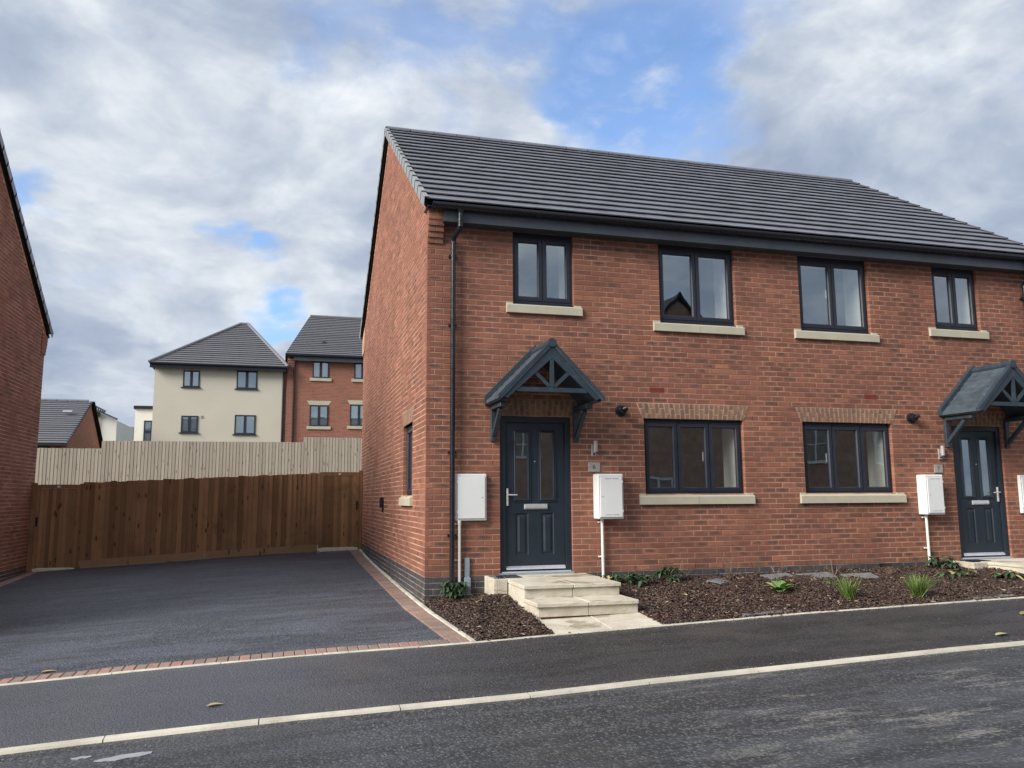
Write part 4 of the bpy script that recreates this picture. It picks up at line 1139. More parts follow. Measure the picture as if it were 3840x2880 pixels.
# ------------------------------------------------------------------ fittings on the front wall
def meter_box(x0, x1, prj, hinge_left, label, pipe_x, slots):
    z0, z1 = 0.712, 1.318
    m = MB(); m.cbox(x0, x1, -prj, -0.001, z0, z1, 0.012 if prj > 0.1 else 0.008)
    bx = m.build('meter_box', 'white_grp', house, label=label)
    m = MB(); m.cbox(x0+0.028, x1-0.022, -prj-0.013, -prj+0.002, z0+0.025, z1-0.035, 0.005); m.build('box_door', 'white_grp', bx)
    m = MB(); w_ = x1-x0
    m.box(x0+0.024, x1-0.018, -prj-0.0012, -prj+0.001, z0+0.020, z1-0.030)
    m.build('door_gap', 'dark_slot', bx)
    m = MB(); kx = x1-0.06 if hinge_left else x0+0.065
    m.tube([(kx, -prj-0.012, z0+0.30), (kx, -prj-0.016, z0+0.30)], 0.008, 10)
    if slots:
        for zz in (z0+0.055, z1-0.068):
            for s0 in (0.27, 0.56): m.box(x0+w_*s0, x0+w_*(s0+0.25), -prj-0.0145, -prj-0.012, zz, zz+0.007)
    m.build('lock', 'dark_slot', bx)
    m = MB(); hx = x0+0.022 if hinge_left else x1-0.016
    for zz in (z0+0.09, z1-0.12): m.cbox(hx-0.010, hx+0.008, -prj-0.012, -prj, zz, zz+0.028, 0.003)
    m.build('hinge', 'white_grp', bx)
    if pipe_x:
        m = MB(); yb = -0.045; m.tube([(pipe_x, yb, z0+0.01), (pipe_x+0.002, yb, -0.09)], 0.020, 14); m.tube([(pipe_x, yb, z0-0.001), (pipe_x, yb, z0-0.03)], 0.026, 14); m.build('conduit', 'white_upvc', bx)
        m = MB()
        for zz in (z0-0.05, 0.20): m.tube([(pipe_x, yb, zz), (pipe_x, yb, zz+0.018)], 0.024, 14); m.box(pipe_x-0.05, pipe_x, -0.03, -0.002, zz, zz+0.018)
        m.build('pipe_clip', 'white_upvc', bx)
meter_box(0.395, 0.805, 0.055, True, 'shallow white meter box beside the black downpipe', 0.443, False)
meter_box(2.318, 2.690, 0.185, False, 'deep white meter box under the number 6 plate', 2.425, True)
meter_box(7.648, 7.985, 0.185, False, 'deep white meter box under the number 7 plate', 7.748, True)
meter_box(9.600, 10.01, 0.055, True, 'white meter box right of the number 7 door', None, False)
m = MB(); m.tube([(7.75, -0.045, -0.07), (7.75, -0.045, -0.12)], 0.024, 12); m.build('pipe_sleeve', 'black_plastic', house)
# grey cable cover
m = MB(); m.cbox(0.520, 0.585, -0.030, -0.001, -0.02, 0.238, 0.004)
for zz in (0.01, 0.10, 0.22):
    for xx in (0.530, 0.575): m.tube([(xx, -0.030, zz), (xx, -0.034, zz)], 0.004, 6)
m.cbox(0.511, 0.592, -0.056, -0.001, -0.24, -0.012, 0.004)
m.prism([(0.530, -0.058, -0.05), (0.530, -0.058, -0.17), (0.5525, -0.058, -0.205), (0.575, -0.058, -0.17), (0.575, -0.058, -0.05)], (0, 0.003, 0)); m.build('cable_cover', 'grey_plastic', house)
# boiler flues
def flue(x, z):
    m = MB(); n = 24
    m.tube([(x, -0.001, z), (x, -0.022, z), (x, -0.030, z)], [0.082, 0.080, 0.060], n)
    m.tube([(x, -0.030, z), (x, -0.105, z)], 0.050, n)
    m.tube([(x, -0.055, z+0.004), (x+0.012, -0.110, z+0.012), (x+0.050, -0.135, z+0.028)], [0.034, 0.034, 0.030], 16)
    m.build('flue', 'black_plastic', house)
flue(2.755, 2.205); flue(7.64, 2.20)
def wall_light(x, z):
    m = MB(); m.cbox(x-0.034, x+0.034, -0.020, -0.001, z-0.105, z+0.055, 0.004); lt = m.build('wall_light', 'steel', house)
    m = MB(); m.tube([(x+0.012, -0.055, z-0.045), (x+0.012, -0.055, z+0.105)], 0.030, 20); m.box(x-0.005, x+0.03, -0.05, -0.018, z-0.01, z+0.03); m.build('lamp_tube', 'steel', lt)
    m = MB(); m.tube([(x, -0.020, z-0.075), (x, -0.030, z-0.075)], 0.013, 14); m.build('sensor', 'black_plastic', lt)
wall_light(2.336, 1.668); wall_light(8.13, 1.665)
DIG = {}
def plate(x0, x1, num, label):
    z0, z1 = 1.352, 1.480
    m = MB(); m.cbox(x0, x1, -0.012, -0.001, z0, z1, 0.002); pl = m.build('number_plate', 'steel', house, label=label)
    cu = bpy.data.curves.new('numeral', 'FONT'); cu.body = num; cu.size = 0.088; cu.extrude = 0.0012; cu.align_x = 'CENTER'; cu.align_y = 'CENTER'; cu.offset = 0.0
    to = bpy.data.objects.new('numeral', cu); COL.objects.link(to); to.rotation_euler = (R(90), 0, 0); to.location = ((x0+x1)/2, -0.0125, (z0+z1)/2)
    bpy.context.view_layer.update()
    me = bpy.data.meshes.new_from_object(to.evaluated_get(bpy.context.evaluated_depsgraph_get()))
    o = bpy.data.objects.new('numeral', me); COL.objects.link(o); o.location = to.location; o.rotation_euler = to.rotation_euler
    me.materials.clear(); me.materials.append(MATS['ink_black']); bpy.data.objects.remove(to); attach(o, pl)
    for xx in (x0+0.014, x1-0.014):
        m = MB(); m.tube([(xx, -0.012, (z0+z1)/2), (xx, -0.016, (z0+z1)/2)], 0.006, 10); m.build('screw', 'chrome', pl)
plate(2.252, 2.425, '6', 'steel plate with the numeral 6'); plate(8.000, 8.160, '7', 'steel plate with the numeral 7')
for (a, b_, c, d) in vents:
    m = MB(); 
    for zz in np.linspace(c, d-0.006, 5): m.box(a, b_, -0.004, 0.03, zz, zz+0.006)
    for xx in np.linspace(a, b_-0.005, 10): m.box(xx, xx+0.005, -0.0022, 0.028, c, d)
    m.box(a, b_, 0.02, 0.04, c, d); m.build('air_brick', 'terracotta_vent', house)
for (a, b_, c, d) in pv:
    m = MB()
    for zz in np.linspace(c, d-0.008, 5): m.box(a, b_, -0.004, 0.03, zz, zz+0.007)
    m.build('plinth_vent', 'black_plastic', house)
m = MB()
for xx, zz in [(0.675, 0.0), (1.12, 0.0)]: pass
weeps = [(0.447, 19), (0.897, 19), (0.672, 30), (2.47, 0), (2.92, 0), (3.37, 0), (3.82, 0), (4.27, 0), (4.72, 0), (5.17, 0), (5.62, 0), (6.07, 0), (6.52, 0), (6.97, 0), (7.42, 0), (7.87, 0), (2.56, 28), (4.83, 28), (5.07, 28), (5.31, 28), (7.87, 28), (5.03, 35), (5.93, 35), (6.60, 36), (2.24, 18), (2.62, 18)]
for xx, r in weeps: m.box(xx-0.005, xx+0.005, -0.003, 0.01, r*CO+0.012, r*CO+0.073)
m.build('weep_vents', 'terracotta_vent', house, kind='stuff')
# black outside socket on the side wall
m = MB(); m.cbox(-0.06, -0.001, 4.55, 4.72, 0.84, 1.03, 0.008); m.box(-0.035, -0.001, 4.53, 4.545, 0.76, 0.84); m.build('outside_socket', 'black_plastic', house)
# ------------------------------------------------------------------ front steps and path of number 6
def slab(m, x0, x1, y0, y1, zt, th=0.045, r=0.006, slope=(0, 0)):
    """riven slab with slightly uneven edges; slope = (dz/dx, dz/dy)"""
    n = len(m.v); vs, fs = bmesh_box(x0, x1, y0, y1, zt-th, zt, r)
    out = []
    for (x, y, z) in vs:
        dz = slope[0]*(x-x0)+slope[1]*(y-y0)
        ex = 0.0025*math.sin(x*41+y*23)+0.002*math.sin(x*17-y*31)
        out.append((x+ex*0.6, y+ex, z+dz+(ex*0.5 if z > zt-th/2 else 0)))
    m.solid(out, fs)
steps = root('front_steps', (1.57, -0.9, -0.3), 'two pale riven stone steps and landing up to the number 6 door', 'steps')
xl, xr = 0.965, 2.185
for (a, b_) in ((xl, xl+0.610), (xl+0.616, xr)):
    for (c, d) in ((-1.225, -0.56), (-0.552, -0.002)):
        m = MB(); slab(m, a, b_, c, d, -0.012+(0.006 if d > -0.1 else 0)); m.build('paving_slab', 'sandstone', steps)
    m = MB(); slab(m, a, b_, -1.86+0.13, -1.16, -0.158); m.build('paving_slab', 'sandstone', steps)
for (yy, z0, z1, xa, xb) in ((-1.195, -0.160, -0.060, xl, xr), (-1.70, -0.31, -0.206, xl+0.01, xr+0.01)):
    xm_ = (xa+xb)/2
    for (a, b_) in ((xa+0.012, xm_-0.003), (xm_+0.003, xb-0.012)):
        m = MB(); slab(m, a, b_, yy, yy+0.05, z1, z1-z0, 0.004); m.build('riser_stone', 'sandstone', steps)
for xs_ in (xl+0.012, xr-0.062):
    for (ya, yb, z0, z1) in ((-1.19, -0.62, -0.36, -0.060), (-0.61, -0.002, -0.36, -0.060), (-1.68, -1.16, -0.42, -0.206)):
        m = MB(); slab(m, xs_, xs_+0.05, ya, yb, z1, z1-z0, 0.004); m.build('riser_stone', 'sandstone', steps)
m = MB(); m.box(xl+0.07, xr-0.07, -1.14, -0.01, -0.4, -0.07); m.box(xl+0.07, xr-0.07, -1.64, -1.14, -0.42, -0.215); m.build('core', 'mortar', steps)
# small gully upstand left of the landing
m = MB(); slab(m, 0.785, 0.835, -0.50, -0.30, 0.0, 0.30, 0.005); slab(m, 0.785, 0.835, -0.297, -0.002, 0.0, 0.30, 0.005); m.build('gully_kerb', 'sandstone', steps)
m = MB(); slab(m, 0.837, 0.962, -0.50, -0.455, 0.0, 0.30, 0.005); m.build('gully_kerb', 'sandstone', steps)
m = MB(); m.box(0.836, 0.962, -0.455, -0.002, -0.2, -0.028); m.build('gully_bed', 'gravel_grey', steps)
m = MB()
for i in range(70):
    x, y = random.uniform(0.84, 0.97), random.uniform(-0.44, -0.01); s_ = random.uniform(0.008, 0.018)
    if random.random() < 0.5: x = random.uniform(0.80, 0.88)
    m.frame_box((x, y, -0.03), (s_, s_*0.3, random.uniform(0, .006)), (-s_*0.3, s_, 0), (0, 0, s_*random.uniform(1, 2.2)))
m.build('loose_gravel', 'gravel_grey', steps, kind='stuff')
m = MB(); m.box(0.93, 1.20, -0.36, -0.345, -0.008, 0.004); m.box(0.93, 1.20, -0.035, -0.02, -0.008, 0.004); m.box(0.93, 0.94, -0.345, -0.035, -0.008, 0.004); m.box(1.19, 1.20, -0.345, -0.035, -0.008, 0.004)
for k in range(9): m.box(0.948+k*0.027, 0.958+k*0.027, -0.345, -0.035, -0.006, 0.003)
m.box(0.93, 1.20, -0.35, -0.03, -0.03, -0.012); m.build('drain_grate', 'black_plastic', steps)
path = root('garden_path', (1.6, -2.0, -0.35), kind='structure')
for (a, b_) in ((0.985, 1.600), (1.607, 2.235)):
    m = MB(); slab(m, a, b_, YE+0.028, -1.655, e_edge((a+b_)/2)+0.012-0.01, 0.05, 0.004, slope=(0.02, 0.075)); m.build('paving_slab', 'sandstone', path)
# landing and path of number 7
land = root('door_landing', (8.9, -0.6, 0), 'flush pale stone landing in front of the number 7 door', 'landing')
for (a, b_) in ((8.42, 9.02), (9.026, 9.63)):
    for (c, d) in ((-1.15, -0.58), (-0.572, -0.002)):
        m = MB(); slab(m, a, b_, c, d, 0.012, slope=(0, 0.0)); m.build('paving_slab', 'sandstone', land)
    m = MB(); slab(m, a, b_, YE+0.03, -1.158, e_edge(a)+0.02, slope=(0.0, 0.17)); m.build('paving_slab', 'sandstone', land)
m = MB(); slab(m, 8.43, 8.475, -1.13, -0.03, -0.034, 0.22, 0.004); slab(m, 8.43, 9.62, -1.13, -1.09, -0.034, 0.2, 0.004); m.build('riser_stone', 'sandstone', land)
m = MB(); slab(m, 8.165, 8.21, -0.46, -0.002, 0.008, 0.22, 0.005); slab(m, 8.212, 8.418, -0.46, -0.415, 0.008, 0.22, 0.005); m.build('gully_kerb', 'sandstone', land)
m = MB(); m.box(8.211, 8.418, -0.41, -0.002, -0.1, -0.015); m.build('gully_bed', 'gravel_grey', land)
m = MB(); m.box(8.30, 8.62, -0.33, -0.05, 0.006, 0.018)
for k in range(9): m.box(8.31+k*0.034, 8.322+k*0.034, -0.32, -0.06, 0.018, 0.021)
m.build('drain_grate', 'black_plastic', land)

# ------------------------------------------------------------------ planting bed
def bed_z(x, y):
    zw = float(np.interp(x, [0, 0.8, 2.2, 2.6, 4.5, 7, 9, 10.5], [-0.285, -0.235, -0.17, -0.145, -0.105, -0.085, -0.075, -0.05]))
    ze_ = e_edge(x)-0.005
    t = min(1, max(0, -y/2.33)); z = zw*(1-t)+ze_*t
    z += 0.022*math.sin(math.pi*t)+0.014*math.sin(3.1*x+1.3*y)*math.sin(math.pi*t)+0.010*math.sin(7.3*x-4.1*y)*math.sin(math.pi*t)
    if x < 1.0: z += 0.055*math.exp(-((x-0.80)**2+(y+0.62)**2)/0.05)
    return z
for (xa, xb) in ((0.0, 0.985), (2.19, 10.45)):
    xs_ = list(np.arange(xa, xb, 0.08))+[xb]; ys_ = list(np.arange(YE+0.02, -0.001, 0.08))+[-0.002]
    grid('planting_bed', xs_, ys_, lambda x, y: (bed_z(x, y)-0.012) if x > side_line(y) else bed_z(x, y)-0.12, 'soil', kind='structure')
def chips(name, mat, n, regions, lmin, lmax, lift):
    """bark chips scattered by numpy as thin bent slivers"""
    tot = sum((r[1]-r[0])*(r[3]-r[2]) for r in regions); V = []; K = []
    for r in regions:
        k = int(n*(r[1]-r[0])*(r[3]-r[2])/tot)
        x = rng.uniform(r[0], r[1], k); y = rng.uniform(r[2], r[3], k)
        if r[0] < 1: 
            ok = x > np.interp(y, [-2.33, -0.15, 0], [0.115, -0.045, -0.045])+0.035; x, y = x[ok], y[ok]
        k = len(x); z = np.array([bed_z(a, b_) for a, b_ in zip(x, y)])+rng.uniform(-0.006, lift, k)
        L = rng.uniform(lmin, lmax, k)*rng.choice([1, 1, 0.6, 1.4], k); w_ = L*rng.uniform(0.18, 0.42, k); th = rng.uniform(0.002, 0.007, k)
        a = rng.uniform(0, 2*np.pi, k); el = rng.normal(0, 0.28, k); ro = rng.normal(0, 0.45, k)
        d = np.stack([np.cos(a)*np.cos(el), np.sin(a)*np.cos(el), np.sin(el)], 1)
        s0 = np.stack([-np.sin(a), np.cos(a), np.zeros(k)], 1); u0 = np.cross(d, s0)
        s_ = s0*np.cos(ro)[:, None]+u0*np.sin(ro)[:, None]; u_ = np.cross(d, s_)
        c = np.stack([x, y, z], 1)
        P = lambda al, be, ga: c+d*(L*al)[:, None]+s_*(w_*be)[:, None]+u_*(th*ga)[:, None]
        V.append(np.stack([P(-.5, -.3, 0), P(-.42, .35, 0), P(.1, .5, .4), P(.5, .15, 0), P(.38, -.4, 0), P(-.1, -.5, .4),
                           P(-.5, -.3, 1), P(-.42, .35, 1), P(.1, .5, 1.6), P(.5, .15, 1), P(.38, -.4, 1), P(-.1, -.5, 1.6)], 1))
        K.append(np.stack([rng.beta(1.3, 2.4, k), rng.random(k), rng.random(k)], 1))
    V = np.concatenate(V); K = np.concatenate(K); k = len(V)
    fl = [[6, 7, 8], [6, 8, 11], [8, 9, 10], [8, 10, 11], [0, 1, 7], [0, 7, 6], [1, 2, 8], [1, 8, 7], [2, 3, 9], [2, 9, 8], [3, 4, 10], [3, 10, 9], [4, 5, 11], [4, 11, 10], [5, 0, 6], [5, 6, 11]]
    F = (np.arange(k)[:, None, None]*12+np.array(fl)[None]).reshape(-1, 3)
    me = bpy.data.meshes.new(name); nf = len(F)
    me.vertices.add(k*12); me.vertices.foreach_set('co', V.reshape(-1).astype(np.float32))
    me.loops.add(nf*3); me.loops.foreach_set('vertex_index', F.reshape(-1).astype(np.int32))
    me.polygons.add(nf); me.polygons.foreach_set('loop_start', np.arange(0, nf*3, 3, dtype=np.int32)); me.polygons.foreach_set('loop_total', np.full(nf, 3, dtype=np.int32))
    a = me.attributes.new('bk', 'FLOAT_VECTOR', 'CORNER'); a.data.foreach_set('vector', np.repeat(K, 48, axis=0).astype(np.float32).ravel())
    me.uv_layers.new(name='UVMap')
    me.uv_layers[0].data.foreach_set('uv', np.full(nf*6, 0.5, dtype=np.float32))
    me.materials.append(MATS[mat]); me.update(calc_edges=True); me.validate()
    o = bpy.data.objects.new(name, me); COL.objects.link(o); return o
RG = [(0.0, 0.96, YE+0.03, -0.005), (2.2, 8.15, YE+0.03, -0.005), (2.2, 2.25, YE+.03, -1.7), (8.15, 8.42, YE+0.03, -0.47), (9.65, 10.4, YE+.03, -.01)]
setp(chips('bark_mulch', 'bark_chip', 52000, RG, 0.026, 0.072, 0.024), 'dark shredded bark mulch covering the beds below the front wall', 'mulch', kind='stuff')
setp(chips('pale_bark', 'pale_chip', 2600, RG, 0.012, 0.050, 0.026), 'scattered pale splinters among the dark bark mulch', 'mulch', kind='stuff')

# loose grit in the channels and a little bark spilled over the edging
m = MB()
def crumb(m, x, y, z, s_):
    a = random.uniform(0, 6.28); d = Vector((math.cos(a), math.sin(a), 0))*s_; n_ = Vector((-d.y, d.x, 0))*random.uniform(.5, .9)
    m.frame_box((x, y, z-0.001), d, n_, (0, 0, s_*random.uniform(.3, .6)))
fp = lambda x, y: e_kerb(x)+(e_edge(x)-e_kerb(x))*(y-YK)/(YE-YK)
for i in range(1500):
    x = random.uniform(-5, 9)
    if random.random() < 0.45: y = YE-0.014-abs(random.gauss(0, 0.06)); z = fp(x, y)
    elif random.random() < 0.5: y = YK+0.004+abs(random.gauss(0, 0.05)); z = fp(x, y)
    else: y = YK-0.094-abs(random.gauss(0, 0.10)); z = road_z(x, y)
    crumb(m, x, y, z, random.uniform(0.003, 0.009))
for i in range(260):
    x, y = random.uniform(-5, 8), random.uniform(YK, YE); crumb(m, x, y, fp(x, y), random.uniform(0.003, 0.008))
m.build('loose_grit', 'gravel_grey', None, kind='stuff', label='loose grit lying along the kerb and the garden edging', cat='grit')
m = MB()
for i in range(170):
    x = random.uniform(0.15, 8.0)
    if 0.9 < x < 2.3 and random.random() < .8: continue
    y = YE+0.012-abs(random.gauss(0, 0.045)); z = max(e_edge(x)+0.014 if y > YE-0.012 else fp(x, y), 0 if False else -9); a = random.uniform(0, 6.28); L = random.uniform(.012, .04)
    m.frame_box((x, y, z), (L*math.cos(a), L*math.sin(a)*.5, 0), (-L*.25*math.sin(a), L*.25*math.cos(a), 0), (0, 0, 0.004), (random.random()*.6, 0, 0))
m.build('spilled_bark', 'bark_chip', None, kind='stuff', label='crumbs of bark spilled over the garden edging', cat='mulch')

# slates lying in the bed
def slate(x, y, w_, d_, rot, tilt, label):
    m = MB(); vs, fs = bmesh_box(-w_/2, w_/2, -d_/2, d_/2, -0.006, 0.006, 0.002)
    c, s_ = math.cos(rot), math.sin(rot)
    z = bed_z(x, y)+0.028
    out = [(x+a*c-b_*s_, y+a*s_+b_*c, z+h+b_*tilt+a*0.03-(0.014 if y < -2 else 0)) for a, b_, h in vs]
    m.solid(out, fs); m.build('slate_slab', 'slate_stone', None, origin=(x, y, z), label=label, cat='slate', group='grey slates lying in the planting bed')
slate(3.93, -0.46, 0.27, 0.22, 0.5, 0.12, 'small grey slate, leftmost in the bed near the plinth')
slate(4.86, -0.45, 0.46, 0.24, 0.15, 0.18, 'reddish-tinged grey slate behind the round-leaved plant')
slate(5.45, -0.48, 0.52, 0.26, 0.0, 0.22, 'wide tilted grey slate left of another by the plinth')
slate(6.00, -0.66, 0.46, 0.24, -0.15, 0.18, 'tilted grey slate right of the wide one, above the left grass clump')
slate(3.50, -2.20, 0.60, 0.16, 0.05, 0.02, 'flat grey slate against the pavement edging right of the path')
slate(6.66, -2.2, 0.62, 0.20, 0.02, 0.02, 'pale grey slate against the edging, furthest right')

# ------------------------------------------------------------------ plants
def leaf(m, base, d, up, L, wd, bk, curl=0.25, segs=4):
    base, d, up = Vector(base), Vector(d).normalized(), Vector(up)
    s_ = d.cross(up)
    if s_.length < 1e-3: s_ = d.cross(Vector((1, 0, 0)))
    s_.normalize(); n = s_.cross(d).normalized()
    pts = []
    for i in range(segs+1):
        f = i/segs; wv = wd*math.sin(math.pi*(0.06+0.94*f)**0.8)*0.5
        if i == segs: wv = 0.0004
        c = base+d*(L*f)-n*(curl*L*f*f)
        pts.append((c-s_*wv+n*wv*0.35, c, c+s_*wv+n*wv*0.35, f))
    for i in range(segs):
        a, b_ = pts[i], pts[i+1]
        m.face([a[0], a[1], b_[1], b_[0]], bk, [(-0.5, a[3]), (0, a[3]), (0, b_[3]), (-0.5, b_[3])])
        m.face([a[1], a[2], b_[2], b_[1]], bk, [(0, a[3]), (0.5, a[3]), (0.5, b_[3]), (0, b_[3])])
def shrub(x, y, r, h, n, L, wd, label, mat='dark_leaf', dry=0.0, name='leafy_shrub', cat='shrub', group='leafy evergreen shrubs in the beds', droop=0.5):
    z = bed_z(x, y) if y < 0 else -0.3
    rt = root(name, (x, y, z), label, cat, group)
    st = MB(); lf = MB(); dr = MB()
    for i in range(n):
        a = random.uniform(0, 2*math.pi); rr = r*math.sqrt(random.random()); hh = h*(0.35+0.65*random.random())*(1-0.35*(rr/r)**2)
        tip = Vector((x+rr*math.cos(a), y+rr*math.sin(a)*0.9, z+hh))
        mid = Vector((x+rr*0.35*math.cos(a), y+rr*0.35*math.sin(a), z+hh*0.55))
        if i % 2 == 0: st.tube([(x, y, z-0.02), mid, tip], [0.004, 0.003, 0.002], 5, bk=(0.4, 0, 0.1))
        k = random.randint(4, 6); a0 = random.uniform(0, 6.28)
        for j in range(k):
            b_ = a0+j*2*math.pi/k+random.uniform(-0.3, 0.3)
            d = Vector((math.cos(b_), math.sin(b_), random.uniform(-0.35, 0.5)-0.2*droop))
            tgt = dr if random.random() < dry else lf
            leaf(tgt, tip, d, (0, 0, 1), L*random.uniform(0.7, 1.15), wd*random.uniform(0.8, 1.1), (random.random(), 0, random.random()), curl=random.uniform(0.15, 0.6)*(0.5+droop))
    st.build('stem', 'twig', rt); lf.build('foliage', mat, rt, smooth=False)
    if dr.f: dr.build('withered_leaves', 'dry_leaf', rt)
shrub(0.37, -0.17, 0.19, 0.27, 24, 0.118, 0.044, 'dark veined evergreen shrub at the foot of the black downpipe')
shrub(2.80, -0.42, 0.18, 0.20, 16, 0.118, 0.046, 'dark evergreen shrub, front one of three right of the steps')
shrub(2.52, -0.18, 0.18, 0.19, 12, 0.112, 0.042, 'dark evergreen shrub with browned leaves against the plinth right of the steps', dry=0.25)
shrub(3.30, -0.22, 0.18, 0.22, 16, 0.110, 0.042, 'dark evergreen shrub below the plinth vent')
shrub(7.78, -0.26, 0.22, 0.24, 16, 0.125, 0.055, 'large-leaved dark shrub beside the white conduit of number 7', dry=0.06)
shrub(7.22, -1.10, 0.24, 0.15, 8, 0.14, 0.06, 'sprawling shrub with yellowing leaves in front of the number 7 landing', dry=0.4)
shrub(7.88, -1.35, 0.20, 0.16, 9, 0.13, 0.055, 'leafy shrub with withered leaves at the right edge of the bed', dry=0.3)
shrub(0.80, -1.05, 0.05, 0.05, 4, 0.04, 0.014, 'tiny wispy seedling in the mulch left of the steps', mat='fresh_leaf', name='seedling', cat='seedling', group=None, droop=0.2)
shrub(5.22, -1.06, 0.10, 0.05, 5, 0.06, 0.03, 'low pale green sprig between the two slates and the grass clump', mat='fresh_leaf', name='sprig', cat='plant', group=None, droop=0.4)
# round-leaved plant
rt = root('round_leaved_plant', (4.31, -1.30, bed_z(4.31, -1.3)), 'bright green plant with broad rounded leaves in mid bed', 'plant')
m = MB(); st = MB(); z = bed_z(4.31, -1.3); dr = MB()
for i in range(9):
    a = i*0.7+random.uniform(-.2, .2); el = random.uniform(0.5, 1.8); d = Vector((math.cos(a), math.sin(a), el)).normalized()
    b_ = Vector((4.31, -1.30, z))+d*0.07
    st.tube([(4.31, -1.30, z-0.01), b_], 0.003, 5, bk=(.6, 0, 0)); leaf(m if i != 3 else dr, b_, (d.x, d.y, d.z*0.7), (0, 0, 1), 0.18*random.uniform(.8, 1.1), 0.13, (random.uniform(.3, 1), 0, 0), curl=0.3, segs=5)
leaf(dr, (4.40, -1.33, z+0.09), (0.8, -0.3, -0.1), (0, 0, 1), 0.17, 0.08, (0.6, 0, 0), curl=0.5, segs=5)
st.build('stem', 'fresh_leaf', rt); m.build('foliage', 'fresh_leaf', rt, smooth=True); dr.build('withered_leaves', 'dry_leaf', rt)
def sedge(x, y, h, n, spread, label):
    z = bed_z(x, y); rt = root('grass_clump', (x, y, z), label, 'ornamental grass', 'grass clumps in the bed'); m = MB(); dm = MB()
    for i in range(n):
        a = random.uniform(0, 2*math.pi); ln = random.uniform(0.15, 1.0)*spread; L = h*random.uniform(0.55, 1.1); w_ = random.uniform(0.005, 0.011)
        b0 = Vector((x+random.gauss(0, 0.025), y+random.gauss(0, 0.025), z-0.005)); d = Vector((math.cos(a)*ln, math.sin(a)*ln, 1)).normalized(); s_ = Vector((-math.sin(a+random.uniform(-.8, .8)), math.cos(a), 0)).normalized()
        bend = random.uniform(0.05, 0.5); seg = 5; pr = None; tone = random.random(); t_ = dm if random.random() < 0.07 else m
        for k in range(seg+1):
            f = k/seg; c = b0+d*(L*f)+Vector((math.cos(a), math.sin(a), -0.55))*(bend*L*f*f*0.6); ww = w_*(1-f**2.2)*0.5+0.0006
            cur = (c-s_*ww, c+s_*ww)
            if pr: t_.face([pr[0], pr[1], cur[1], cur[0]], (min(1, tone*0.7+f*0.35), 0, 0), [(.5, 0)]*4)
            pr = cur
    m.build('blades', 'sedge_leaf', rt); dm.build('dry_blades', 'dry_leaf', rt)
sedge(4.88, -1.86, 0.36, 130, 0.75, 'loose green grass clump with one blade flopping right, left of the two')
sedge(5.77, -2.00, 0.34, 260, 0.75, 'dense green grass clump, right of the two')
def twiggy(x, y, h, n, label, spread=0.8):
    z = bed_z(x, y); rt = root('bare_shrub', (x, y, z), label, 'shrub', 'bare twiggy shrubs along the plinth'); m = MB()
    def grow(p, d, L, r, lev):
        q = p+d*L; mid = p+d*L*0.5+Vector((random.gauss(0, .06)*L, random.gauss(0, .06)*L, 0))
        m.tube([p, mid, q], [r, r*0.85, r*0.65], 4, cap=False, bk=(random.random(), 0, 0))
        if lev <= 0: return
        for k in range(random.randint(2, 3)):
            nd = (d+Vector((random.gauss(0, .55)*spread, random.gauss(0, .5)*spread, random.uniform(-.15, .35)))).normalized()
            grow(q if k else mid, nd, L*random.uniform(.5, .85), r*0.62, lev-1)
    for i in range(n):
        d = Vector((random.gauss(0, .5)*spread, random.gauss(0, .3), 1)).normalized()
        grow(Vector((x, y, z-0.01)), d, h*random.uniform(.3, .5), 0.0032, 3)
    m.build('twigs', 'twig', rt)
twiggy(3.60, -0.12, 0.34, 5, 'wispy bare shrub just right of the plinth vent')
twiggy(4.12, -0.42, 0.42, 4, 'tall bare twig behind the leftmost slate')
twiggy(4.90, -0.30, 0.30, 3, 'bare twig standing at the reddish slate')
twiggy(5.78, -0.40, 0.42, 4, 'tall bare twig between the two tilted slates')
twiggy(6.45, -0.75, 0.20, 7, 'low spreading tuft of bare tan stems behind the dense grass clump', 1.5)
# fallen leaves
def fallen(x, y, zf, L, wd, rot, label, mat='dry_leaf', tone=0.7, name='fallen_leaf'):
    m = MB(); z = zf(x, y)+0.006; leaf(m, (x, y, z), (math.cos(rot), math.sin(rot), 0.12), (0, 0, 1), L, wd*1.15, (tone, 0, 0), curl=0.08, segs=6)
    m.build(name, mat, None, origin=(x, y, z), label=label, cat='leaf', group='fallen leaves')
pz = lambda x, y: e_kerb(x)+(e_edge(x)-e_kerb(x))*(y-YK)/(YE-YK)
fallen(-2.27, -3.82, pz, 0.12, 0.055, 0.15, 'pale fallen leaf on the footway left of centre')
fallen(6.00, -3.25, pz, 0.20, 0.09, 0.1, 'curled brown fallen leaf on the footway at the right edge', tone=0.2)
fallen(4.86, -4.02, pz, 0.17, 0.06, 0.0, 'flat pale fallen leaf beside the kerb at the right', tone=1.0)
fallen(-3.84, -2.0, drive_z, 0.13, 0.05, 0.2, 'pale fallen leaf on the drive at the far left', tone=0.9)
fallen(2.98, -1.36, lambda x, y: bed_z(x, y)+0.03, 0.12, 0.04, 1.6, 'yellow leaf lying alone on the mulch right of the steps', tone=1.0)
m = MB()
for (x, y, a, b_, t) in ((-2.66, -4.84, 0.15, 0.055, 0.16), (-2.92, -4.74, 0.055, 0.026, 0.0)):
    n = 14; c = [(x+a*math.cos(2*math.pi*k/n)*(1+.15*math.sin(k*2.1)), y+b_*math.sin(2*math.pi*k/n)*(1+.2*math.sin(k*3.3))+t*a*math.cos(2*math.pi*k/n)) for k in range(n)]
    m.prism([(p, q, road_z(p, q)+0.001) for p, q in c], (0, 0, 0.004))
m.build('road_paint_mark', 'pale_patch', None, kind='structure', label='faded white mark on the road at the lower left')

